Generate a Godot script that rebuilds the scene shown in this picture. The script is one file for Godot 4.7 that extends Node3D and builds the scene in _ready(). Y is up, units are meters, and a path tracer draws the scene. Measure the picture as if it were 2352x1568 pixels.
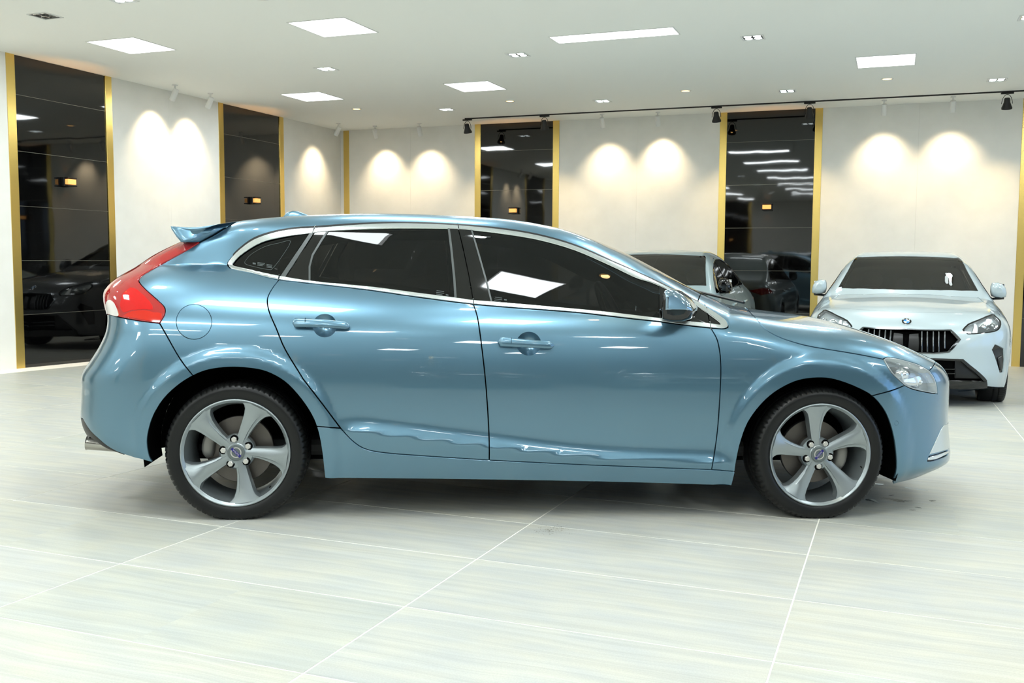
extends Node3D
# A car showroom: a blue hatchback side-on, three more cars parked along the back wall, white and black glass walls with gold strips.
# The floor is level (y = 0); walls and ceiling stand in a frame of their own (ROOM), because the real floor falls slightly towards the back wall.

const FOCAL := 2284.816          # pixels, for a 2352 x 1568 picture
var CAM := Transform3D(Basis(Vector3(0.93333656, 0.0175436, -0.35857369), Vector3(-0.03955439, 0.99774958, -0.05414072), Vector3(0.35681693, 0.06471468, 0.93193009)), Vector3(8.93656, 1.09237, 15.05401))
var ROOM := Transform3D(Basis(Vector3(0.99998483, 0.00550776, 0.0), Vector3(-0.00550655, 0.99976504, 0.02096518), Vector3(0.00011547, -0.02096486, 0.99978021)), Vector3(-0.00146, 0.26582, 0.00557))
const CEIL := 3.259
const ROOM_X := 16.2
const ROOM_Z := 22.6
var M := {}
var names := {}

func _ready() -> void:
	# --- camera
	var cam := Camera3D.new()
	cam.name = "camera"
	cam.transform = CAM
	cam.fov = rad_to_deg(2.0 * atan(784.0 / FOCAL))
	cam.near = 0.05
	cam.far = 200.0
	add_child(cam)
	# --- sky and exposure
	var env := Environment.new()
	env.background_mode = Environment.BG_SKY
	var sky := ProceduralSkyMaterial.new()
	sky.sky_top_color = Color(0.45, 0.66, 0.92)
	sky.sky_horizon_color = Color(0.78, 0.88, 0.98)
	sky.ground_bottom_color = Color(0.3, 0.33, 0.36)
	sky.ground_horizon_color = Color(0.6, 0.68, 0.75)
	sky.sky_energy_multiplier = 1.6
	env.sky = Sky.new()
	env.sky.sky_material = sky
	env.tonemap_mode = Environment.TONE_MAPPER_LINEAR
	env.tonemap_exposure = 0.95
	env.sdfgi_enabled = true
	env.ssao_enabled = true
	env.ssil_enabled = true
	var we := WorldEnvironment.new()
	we.name = "world_environment"
	we.environment = env
	add_child(we)
	make_materials()
	# --- structure
	build_floor()
	build_walls()
	build_ceiling()
	# --- ceiling lights
	build_lights()
	build_marks()
	# --- cars
	build_hatchback()
	build_row_cars()

# ---------------------------------------------------------------- nodes
func numbered(called: String) -> String:
	if not names.has(called):
		names[called] = 0
		return called
	names[called] += 1
	return "%s_%03d" % [called, names[called]]

func thing(called: String, label: String, category: String, at := Transform3D(), group := "") -> Node3D:
	var o := Node3D.new()
	o.name = numbered(called)
	o.transform = at
	tag(o, label, category, group)
	add_child(o)
	return o

func tag(o: Node, label: String, category: String, group := "", kind := "") -> void:
	if label: o.set_meta("label", label)
	if category: o.set_meta("category", category)
	if group: o.set_meta("group", group)
	if kind: o.set_meta("kind", kind)

func structure(called: String, label: String) -> Node3D:
	var o := Node3D.new()
	o.name = called
	o.set_meta("kind", "structure")
	if label: o.set_meta("label", label)
	add_child(o)
	return o

func put(parent: Node, called: String, mesh: Mesh, mat: Material, at := Transform3D()) -> MeshInstance3D:
	var o := MeshInstance3D.new()
	o.name = called
	o.mesh = mesh
	o.material_override = mat
	o.transform = at
	parent.add_child(o, true)
	return o

func at(x: float, y: float, z: float) -> Transform3D:
	return Transform3D(Basis(), Vector3(x, y, z))

# ---------------------------------------------------------------- mesh helpers
class Soup:
	# triangles with their own normals; winding is put right from the normals
	var p := PackedVector3Array()
	var n := PackedVector3Array()
	var uv := PackedVector2Array()
	var idx := PackedInt32Array()
	func vert(pos: Vector3, nor: Vector3, t := Vector2.ZERO) -> int:
		p.append(pos); n.append(nor); uv.append(t)
		return p.size() - 1
	func tri(a: int, b: int, c: int) -> void:
		var g := (p[c] - p[a]).cross(p[b] - p[a])
		if g.dot(n[a] + n[b] + n[c]) < 0.0:
			idx.append(a); idx.append(c); idx.append(b)
		else:
			idx.append(a); idx.append(b); idx.append(c)
	func quad(a: int, b: int, c: int, d: int) -> void:
		tri(a, b, c); tri(a, c, d)
	func flat(a: Vector3, b: Vector3, c: Vector3, d: Vector3, away: Vector3) -> void:
		# four corners, one flat normal that points away from a given inner point
		var g := (b - a).cross(c - a)
		if g.length() < 1e-12: g = (c - a).cross(d - a)
		g = g.normalized()
		if g.dot((a + b + c + d) * 0.25 - away) < 0.0: g = -g
		var i := vert(a, g, Vector2(0, 0)); vert(b, g, Vector2(1, 0)); vert(c, g, Vector2(1, 1)); vert(d, g, Vector2(0, 1))
		quad(i, i + 1, i + 2, i + 3)
	func done() -> ArrayMesh:
		var m := ArrayMesh.new()
		if idx.is_empty(): return m
		var a := []
		a.resize(Mesh.ARRAY_MAX)
		a[Mesh.ARRAY_VERTEX] = p
		a[Mesh.ARRAY_NORMAL] = n
		a[Mesh.ARRAY_TEX_UV] = uv
		a[Mesh.ARRAY_INDEX] = idx
		m.add_surface_from_arrays(Mesh.PRIMITIVE_TRIANGLES, a)
		return m
	func mirrored() -> Soup:
		var s := Soup.new()
		s.p.resize(p.size()); s.n.resize(n.size())
		for i in p.size():
			s.p[i] = Vector3(p[i].x, p[i].y, -p[i].z)
			s.n[i] = Vector3(n[i].x, n[i].y, -n[i].z)
		s.uv = uv.duplicate()
		s.idx.resize(idx.size())
		for i in range(0, idx.size(), 3):
			s.idx[i] = idx[i]; s.idx[i + 1] = idx[i + 2]; s.idx[i + 2] = idx[i + 1]
		return s

func box_into(s: Soup, lo: Vector3, hi: Vector3, bevel := 0.0) -> void:
	# a box; with a bevel its edges are cut at 45 degrees
	var c := (lo + hi) * 0.5
	var h := (hi - lo) * 0.5
	var b: float = min(bevel, min(h.x, min(h.y, h.z)) * 0.9)
	for ax in 3:
		var u := (ax + 1) % 3
		var v := (ax + 2) % 3
		for sg in [-1.0, 1.0]:
			var q := []
			for k in [[-1, -1], [1, -1], [1, 1], [-1, 1]]:
				var e := Vector3.ZERO
				e[ax] = sg * h[ax]
				e[u] = k[0] * (h[u] - b)
				e[v] = k[1] * (h[v] - b)
				q.append(c + e)
			s.flat(q[0], q[1], q[2], q[3], c)
		if b > 0.0:
			for su in [-1.0, 1.0]:
				for sv in [-1.0, 1.0]:
					var q2 := []
					for k in [[-1, 0], [1, 0], [1, 1], [-1, 1]]:
						var e := Vector3.ZERO
						e[ax] = k[0] * (h[ax] - b)
						e[u] = su * (h[u] - (b if k[1] == 1 else 0.0))
						e[v] = sv * (h[v] - (0.0 if k[1] == 1 else b))
						q2.append(c + e)
					s.flat(q2[0], q2[1], q2[2], q2[3], c)

func box_mesh(lo: Vector3, hi: Vector3, bevel := 0.0) -> ArrayMesh:
	var s := Soup.new()
	box_into(s, lo, hi, bevel)
	return s.done()

func lathe(prof: Array, seg: int, sharp := 0.6, axis_z := true) -> Soup:
	# prof: [radius, height along the axis]; normals from the profile, split where it turns by more than sharp
	var s := Soup.new()
	for k in prof.size() - 1:
		var a := Vector2(prof[k][0], prof[k][1])
		var b := Vector2(prof[k + 1][0], prof[k + 1][1])
		var d := (b - a).normalized()
		var na := Vector2(d.y, -d.x)
		var nb := na
		if k > 0:
			var d0 := (a - Vector2(prof[k - 1][0], prof[k - 1][1])).normalized()
			if abs(d0.angle_to(d)) < sharp: na = (Vector2(d0.y, -d0.x) + na).normalized()
		if k < prof.size() - 2:
			var d1 := (Vector2(prof[k + 2][0], prof[k + 2][1]) - b).normalized()
			if abs(d.angle_to(d1)) < sharp: nb = (Vector2(d1.y, -d1.x) + nb).normalized()
		var base := s.p.size()
		for i in seg + 1:
			var t := TAU * i / seg
			var cs := cos(t)
			var sn := sin(t)
			for e in [[a, na], [b, nb]]:
				var q: Vector2 = e[0]
				var m: Vector2 = e[1]
				if axis_z: s.vert(Vector3(q.x * cs, q.x * sn, q.y), Vector3(m.x * cs, m.x * sn, m.y), Vector2(float(i) / seg, q.y))
				else: s.vert(Vector3(q.x * cs, q.y, q.x * sn), Vector3(m.x * cs, m.y, m.x * sn), Vector2(float(i) / seg, q.y))
		for i in seg:
			var j := base + i * 2
			s.quad(j, j + 1, j + 3, j + 2)
	return s

func tube_into(s: Soup, pts: Array, r: float, seg := 8, closed := false) -> void:
	var n := pts.size()
	var rings := []
	var up := Vector3.UP
	for i in n:
		var a: Vector3 = pts[(i - 1 + n) % n] if closed or i > 0 else pts[i]
		var b: Vector3 = pts[(i + 1) % n] if closed or i < n - 1 else pts[i]
		var d := (b - a).normalized()
		if abs(d.dot(up)) > 0.95: up = Vector3.RIGHT
		var x := d.cross(up).normalized()
		var y := x.cross(d).normalized()
		up = y
		var ring := []
		for k in seg:
			var t := TAU * k / seg
			var m := x * cos(t) + y * sin(t)
			ring.append(s.vert(pts[i] + m * r, m))
		rings.append(ring)
	for i in (n if closed else n - 1):
		for k in seg:
			s.quad(rings[i][k], rings[i][(k + 1) % seg], rings[(i + 1) % n][(k + 1) % seg], rings[(i + 1) % n][k])
	if not closed:
		for e in [0, n - 1]:
			var c: Vector3 = pts[e]
			var o: Vector3 = (pts[0] - pts[1] if e == 0 else pts[n - 1] - pts[n - 2]).normalized()
			var ci := s.vert(c, o)
			var f := []
			for k in seg: f.append(s.vert(s.p[rings[e][k]], o))
			for k in seg: s.tri(ci, f[k], f[(k + 1) % seg])

func loft(sections: Array, closed_ring := true, caps := true, hard := 0.9) -> ArrayMesh:
	# sections: arrays of Vector3 with equal counts; smooth where neighbouring faces turn little
	var rows := sections.size()
	var cols: int = sections[0].size()
	var s := Soup.new()
	var fn := []
	var last: int = cols if closed_ring else cols - 1
	for i in rows - 1:
		var r := []
		for j in last:
			var a: Vector3 = sections[i][j]
			var b: Vector3 = sections[i][(j + 1) % cols]
			var c: Vector3 = sections[i + 1][(j + 1) % cols]
			var d: Vector3 = sections[i + 1][j]
			r.append((c - a).cross(d - b).normalized())
		fn.append(r)
	# make the normals point away from the middle
	var mid := Vector3.ZERO
	for i in rows:
		for j in cols: mid += sections[i][j]
	mid /= rows * cols
	var sgn := 0.0
	for i in rows - 1:
		for j in last: sgn += fn[i][j].dot(sections[i][j] - mid)
	if sgn < 0.0:
		for i in rows - 1:
			for j in last: fn[i][j] = -fn[i][j]
	for i in rows - 1:
		for j in last:
			var ids := []
			for k in [[i, j], [i, j + 1], [i + 1, j + 1], [i + 1, j]]:
				var nn := Vector3.ZERO
				for di in [-1, 0]:
					for dj in [-1, 0]:
						var fi: int = k[0] + di
						var fj: int = k[1] + dj
						if fi < 0 or fi >= rows - 1: continue
						if closed_ring: fj = posmod(fj, cols)
						elif fj < 0 or fj >= last: continue
						if fn[fi][fj].dot(fn[i][j]) > 1.0 - hard: nn += fn[fi][fj]
				ids.append(s.vert(sections[k[0]][k[1] % cols], nn.normalized() if nn.length() > 1e-6 else fn[i][j]))
			s.quad(ids[0], ids[1], ids[2], ids[3])
	if caps and closed_ring:
		for e in [0, rows - 1]:
			var c := Vector3.ZERO
			for j in cols: c += sections[e][j]
			c /= cols
			var o := (c - mid).normalized()
			var g := Vector3.ZERO
			for j in cols: g += (sections[e][j] - c).cross(sections[e][(j + 1) % cols] - c)
			if g.length() > 1e-10:
				g = g.normalized()
				o = g if g.dot(o) >= 0.0 else -g
			var ci := s.vert(c, o)
			var f := []
			for j in cols: f.append(s.vert(sections[e][j], o))
			for j in cols: s.tri(ci, f[j], f[(j + 1) % cols])
	return s.done()

func text_mesh(t: String, size: float, depth: float, serif := false, bold := false) -> TextMesh:
	var m := TextMesh.new()
	m.text = t
	var f := SystemFont.new()
	f.font_names = PackedStringArray(["Droid Serif" if serif else "Droid Sans"])
	if bold: f.font_weight = 700
	m.font = f
	m.font_size = 32
	m.pixel_size = size / 32.0
	m.depth = depth
	m.curve_step = 1.0
	return m

# ---------------------------------------------------------------- materials
func mat(c: Color, rough := 0.5, metal := 0.0, spec := 0.5) -> StandardMaterial3D:
	var m := StandardMaterial3D.new()
	m.albedo_color = c
	m.roughness = rough
	m.metallic = metal
	m.metallic_specular = spec
	return m

func glow(c: Color, e: float) -> StandardMaterial3D:
	var m := mat(c, 0.6)
	m.emission_enabled = true
	m.emission = c
	m.emission_energy_multiplier = e
	return m

func noise(seed_: int, freq: float, oct := 4) -> FastNoiseLite:
	var n := FastNoiseLite.new()
	n.seed = seed_
	n.frequency = freq
	n.fractal_octaves = oct
	n.noise_type = FastNoiseLite.TYPE_SIMPLEX_SMOOTH
	return n

func make_materials() -> void:
	# floor stone: pale grey-beige with long soft streaks along the tile, fine speckle
	var w := 1024
	var h := 512
	var im := Image.create(w, h, false, Image.FORMAT_RGB8)
	var rg := Image.create(w, h, false, Image.FORMAT_RGB8)
	var n1 := noise(11, 0.02, 4)
	var n2 := noise(23, 0.045, 3)
	var n3 := noise(37, 0.35, 2)
	var n4 := noise(41, 0.006, 2)
	for y in h:
		for x in w:
			var wob := n4.get_noise_2d(x * 0.5, y * 1.0) * 9.0
			var s1 := n1.get_noise_2d(x * 0.055, (y + wob) * 2.6)
			var s2 := n2.get_noise_2d(x * 0.04 + 300.0, (y + wob) * 4.0)
			var sp := n3.get_noise_2d(x * 1.0, y * 1.3)
			var warm := n4.get_noise_2d(x * 1.2 + 900.0, y * 3.0)
			var v := 0.735 + 0.038 * s1 + 0.034 * s2 + 0.040 * sp + 0.02 * warm
			im.set_pixel(x, y, Color(v * (1.0 + 0.012 * warm), v * 1.0, v * (0.955 - 0.025 * warm)))
			var r := clampf(0.42 + 0.06 * s2 + 0.05 * sp, 0.0, 1.0)
			rg.set_pixel(x, y, Color(r, r, r))
	var ft := ImageTexture.create_from_image(im)
	var fr := ImageTexture.create_from_image(rg)
	for k in 4:
		var m := mat([Color(1, 1, 1), Color(0.985, 0.985, 0.99), Color(1.0, 0.995, 0.985), Color(0.975, 0.98, 0.975)][k], 1.0, 0.0, 0.45)
		m.albedo_texture = ft
		m.roughness_texture = fr
		M["tile%d" % k] = m
	M.grout = mat(Color(0.96, 0.945, 0.90), 0.8)
	# wall plaster slabs, cream white with very faint clouding
	var nt := NoiseTexture2D.new()
	nt.width = 512
	nt.height = 512
	nt.seamless = true
	nt.noise = noise(5, 0.012, 5)
	var ramp := Gradient.new()
	ramp.set_color(0, Color(0.925, 0.92, 0.905))
	ramp.set_color(1, Color(0.95, 0.945, 0.932))
	nt.color_ramp = ramp
	M.plaster = mat(Color(0.97, 0.97, 0.96), 0.55, 0.0, 0.35)
	M.plaster.albedo_texture = nt
	M.plaster.uv1_triplanar = true
	M.plaster.uv1_world_triplanar = true
	M.plaster.uv1_scale = Vector3(0.45, 0.45, 0.45)
	M.ceiling = mat(Color(0.975, 0.978, 0.96), 0.85, 0.0, 0.3)
	M.wall_core = mat(Color(0.5, 0.5, 0.48), 0.9)
	# black back-painted glass with slightly wavy face
	var wave := NoiseTexture2D.new()
	wave.width = 512
	wave.height = 512
	wave.seamless = true
	wave.as_normal_map = true
	wave.bump_strength = 1.2
	wave.noise = noise(71, 0.006, 2)
	M.black_glass = mat(Color(0.012, 0.012, 0.013), 0.03, 0.0, 0.62)
	M.black_glass.normal_enabled = true
	M.black_glass.normal_texture = wave
	M.black_glass.normal_scale = 0.05
	M.black_glass.uv1_triplanar = true
	M.black_glass.uv1_world_triplanar = true
	M.black_glass.uv1_scale = Vector3(0.6, 0.6, 0.6)
	M.gold = mat(Color(0.90, 0.78, 0.46), 0.26, 1.0)
	M.gold.normal_enabled = true
	M.gold.normal_texture = wave
	M.gold.normal_scale = 0.10
	M.gold.uv1_triplanar = true
	M.gold.uv1_world_triplanar = true
	M.gold.uv1_scale = Vector3(1.4, 1.4, 1.4)
	M.white_metal = mat(Color(0.9, 0.9, 0.89), 0.4)
	M.black_metal = mat(Color(0.03, 0.03, 0.032), 0.45)
	M.panel_glow = glow(Color(0.98, 1.0, 1.0), 4.0)
	M.down_glow = glow(Color(0.95, 1.0, 1.0), 6.0)
	M.warm_glow = glow(Color(1.0, 0.80, 0.50), 5.0)
	M.amber_glow = glow(Color(1.0, 0.72, 0.40), 0.75)
	M.reflector = mat(Color(0.8, 0.8, 0.8), 0.25, 1.0)
	M.window_glass = mat(Color(0.9, 0.95, 0.97, 0.06), 0.02)
	M.window_glass.transparency = BaseMaterial3D.TRANSPARENCY_ALPHA
	M.window_frame = mat(Color(0.12, 0.12, 0.13), 0.4)
	# car materials
	M.paint_blue = mat(Color(0.39, 0.53, 0.61), 0.32, 0.88)
	M.paint_blue.clearcoat_enabled = true
	M.paint_blue.clearcoat = 1.0
	M.paint_blue.clearcoat_roughness = 0.02
	M.paint_ice = mat(Color(0.72, 0.775, 0.79), 0.32, 0.15)
	M.paint_ice.clearcoat_enabled = true
	M.paint_ice.clearcoat = 1.0
	M.paint_ice.clearcoat_roughness = 0.03
	M.paint_silver = mat(Color(0.66, 0.74, 0.76), 0.3, 0.4)
	M.paint_silver.clearcoat_enabled = true
	M.paint_silver.clearcoat = 1.0
	M.paint_silver.clearcoat_roughness = 0.03
	M.paint_black = mat(Color(0.03, 0.03, 0.033), 0.25, 0.1)
	M.paint_black.clearcoat_enabled = true
	M.paint_black.clearcoat_roughness = 0.03
	M.paint_dark = mat(Color(0.32, 0.33, 0.34), 0.3, 0.4)
	M.paint_dark.clearcoat_enabled = true
	M.paint_dark.clearcoat = 1.0
	M.paint_dark.clearcoat_roughness = 0.03
	M.chrome = mat(Color(0.90, 0.91, 0.91), 0.10, 1.0)
	M.dark_chrome = mat(Color(0.42, 0.43, 0.44), 0.15, 1.0)
	M.satin_chrome = mat(Color(0.86, 0.88, 0.88), 0.24, 1.0)
	M.mirror_cap = mat(Color(0.62, 0.72, 0.80), 0.06, 1.0)
	M.tint = mat(Color(0.010, 0.016, 0.016, 0.88), 0.015, 0.0, 0.45)
	M.tint.transparency = BaseMaterial3D.TRANSPARENCY_ALPHA
	M.screen = mat(Color(0.035, 0.036, 0.033, 0.80), 0.015, 0.0, 0.5)
	M.screen.transparency = BaseMaterial3D.TRANSPARENCY_ALPHA
	M.gloss_black = mat(Color(0.012, 0.012, 0.013), 0.05, 0.0, 0.6)
	M.satin_black = mat(Color(0.02, 0.02, 0.021), 0.4)
	M.rubber = mat(Color(0.10, 0.105, 0.105), 0.45)
	M.gasket = mat(Color(0.30, 0.32, 0.32), 0.35)
	M.liner = mat(Color(0.012, 0.012, 0.012), 0.85, 0.0, 0.2)
	M.cabin = mat(Color(0.06, 0.058, 0.055), 0.7)
	M.seat = mat(Color(0.085, 0.08, 0.075), 0.6)
	M.tyre = mat(Color(0.075, 0.078, 0.078), 0.36, 0.0, 0.4)
	M.alloy = mat(Color(0.60, 0.63, 0.64), 0.34, 0.75)
	M.alloy_cap = mat(Color(0.42, 0.45, 0.45), 0.4, 0.6)
	M.print_grey = mat(Color(0.30, 0.33, 0.33), 0.6)
	M.water = mat(Color(0.30, 0.31, 0.31, 0.35), 0.02, 0.0, 0.6)
	M.water.transparency = BaseMaterial3D.TRANSPARENCY_ALPHA
	M.dirt = mat(Color(0.42, 0.40, 0.32), 0.9)
	M.alloy_dark = mat(Color(0.26, 0.27, 0.28), 0.4, 0.7)
	M.disc = mat(Color(0.42, 0.40, 0.38), 0.45, 0.9)
	M.rust = mat(Color(0.22, 0.17, 0.14), 0.8, 0.3)
	M.caliper = mat(Color(0.55, 0.54, 0.52), 0.5, 0.6)
	M.lug = mat(Color(0.80, 0.79, 0.77), 0.28, 0.7)
	M.emblem_blue = mat(Color(0.10, 0.08, 0.45), 0.3)
	M.red_lens = mat(Color(0.66, 0.01, 0.02), 0.08, 0.0, 0.6)
	M.red_lens.clearcoat_enabled = true
	M.red_lens.clearcoat = 1.0
	M.red_lens.clearcoat_roughness = 0.02
	M.red_bright = mat(Color(0.80, 0.015, 0.02), 0.06, 0.0, 0.6)
	M.red_dark = mat(Color(0.40, 0.01, 0.015), 0.1, 0.0, 0.6)
	M.orange_lens = mat(Color(0.80, 0.12, 0.02), 0.1, 0.0, 0.6)
	M.white_lens = mat(Color(0.86, 0.84, 0.82), 0.12, 0.0, 0.6)
	M.lamp_clear = mat(Color(0.85, 0.9, 0.92, 0.10), 0.02, 0.0, 0.6)
	M.lamp_clear.transparency = BaseMaterial3D.TRANSPARENCY_ALPHA
	M.lamp_shell = mat(Color(0.70, 0.73, 0.74), 0.22, 0.5)
	M.sky_blue = mat(Color(0.20, 0.55, 0.85), 0.3)
	M.enamel_white = mat(Color(0.93, 0.93, 0.93), 0.3)
	M.steel = mat(Color(0.72, 0.71, 0.68), 0.2, 1.0)

# ---------------------------------------------------------------- room shell
func seen(p: Vector3, margin := 30.0) -> bool:
	var q := CAM.affine_inverse() * p
	if q.z > -0.4: return false
	var u := 1176.0 + FOCAL * q.x / -q.z
	var v := 784.0 - FOCAL * q.y / -q.z
	return u > -margin and u < 2352.0 + margin and v > -margin and v < 1568.0 + margin

func build_floor() -> void:
	var f := structure("floor", "pale streaked stone tile floor with thin light joints")
	put(f, "grout_bed", box_mesh(Vector3(-0.3, -0.16, -0.3), Vector3(ROOM_X + 0.3, -0.0012, ROOM_Z + 0.3)), M.grout)
	var px := 1.1865
	var pz := 0.606
	var gap := 0.005
	# four cuts of the stone, each tile a thin slab with a small bevel
	var cuts := []
	for k in 4:
		var s := Soup.new()
		var a := Vector3(gap * 0.5, -0.012, gap * 0.5)
		var b := Vector3(px - gap * 0.5, 0.0, pz - gap * 0.5)
		box_into(s, a, b, 0.0012)
		for i in s.p.size():
			s.uv[i] = Vector2(s.p[i].x / px * 0.5 + 0.25 * k, s.p[i].z / pz * 0.5 + 0.37 * k)
		cuts.append(s.done())
	var list := []
	for i in range(-8, 8):
		for j in range(-18, 22):
			var x := 8.653 + px * i
			var z := 10.345 + pz * j
			if x < -0.6 or x + px > ROOM_X + 0.7 or z < -0.35 or z + pz > ROOM_Z + 0.4: continue
			var c := Vector3(x + px * 0.5, 0, z + pz * 0.5)
			var d := c.distance_to(CAM.origin)
			list.append([d if seen(c, 220.0) else d + 100.0, x, z, posmod(i * 7 + j * 5 + i * j, 4)])
	list.sort_custom(func(a, b): return a[0] < b[0])
	var rest := []
	for k in list.size():
		var e: Array = list[k]
		if k < 290: put(f, "tile", cuts[e[3]], M["tile%d" % e[3]], at(e[1], 0, e[2]))
		else: rest.append(e)
	for v in 4:
		var mine := rest.filter(func(e): return e[3] == v)
		var mm := MultiMesh.new()
		mm.transform_format = MultiMesh.TRANSFORM_3D
		mm.mesh = cuts[v]
		mm.instance_count = mine.size()
		for k in mine.size(): mm.set_instance_transform(k, at(mine[k][1], 0, mine[k][2]))
		var o := MultiMeshInstance3D.new()
		o.name = "far_tiles"
		o.multimesh = mm
		o.material_override = M["tile%d" % v]
		o.set_meta("kind", "stuff")
		f.add_child(o, true)

func wall_run(w: Node3D, runs: Array, joints: Array, frame: Callable) -> void:
	# runs: [kind, from, to] along the wall; frame(along, up, out) gives the point in room coordinates (out = towards the room)
	var rng := RandomNumberGenerator.new()
	rng.seed = 77
	for r in runs:
		var a: float = r[1]
		var b: float = r[2]
		if r[0] == "white":
			var n: int = max(1, roundi((b - a) / 1.25))
			for k in n:
				var s0 := a + (b - a) * k / n
				var s1 := a + (b - a) * (k + 1) / n
				put(w, "plaster_panel", slab(frame, s0 + 0.0004, s1 - 0.0004, -0.42, CEIL, 0.0, 0.03, 0.0005), M.plaster)
		elif r[0] == "gold":
			put(w, "gold_strip", slab(frame, a, b, -0.42, CEIL, 0.0, 0.036, 0.002), M.gold)
		else:
			var y0 := -0.42
			for k in joints.size() + 1:
				var y1: float = joints[k] if k < joints.size() else CEIL
				var tilt := rng.randf_range(-0.0011, 0.0011)
				put(w, "glass_pane", slab(frame, a, b, y0 + 0.0018, y1 - 0.0018, 0.0, 0.024, 0.0015, tilt), M.black_glass)
				y0 = y1
			# silver seam behind the joints
			for y in joints:
				put(w, "joint_strip", slab(frame, a, b, y - 0.0016, y + 0.0016, 0.0, 0.0225, 0.0), M.joint)

func slab(frame: Callable, a0: float, a1: float, y0: float, y1: float, o0: float, o1: float, bevel: float, tilt := 0.0) -> ArrayMesh:
	var s := Soup.new()
	box_into(s, Vector3(a0, y0, o0), Vector3(a1, y1, o1), bevel)
	for i in s.p.size():
		var q := s.p[i]
		var o := q.z + (q.y - y0) * tilt if q.z > (o0 + o1) * 0.5 else q.z
		s.p[i] = ROOM * (frame.call(q.x, q.y, o) as Vector3)
		s.n[i] = ROOM.basis * ((frame.call(s.n[i].x, s.n[i].y, s.n[i].z) - frame.call(0.0, 0.0, 0.0)) as Vector3)
	var t := Soup.new()
	t.p = s.p; t.n = s.n; t.uv = s.uv
	for i in range(0, s.idx.size(), 3): t.tri(s.idx[i], s.idx[i + 1], s.idx[i + 2])
	return t.done()

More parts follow.
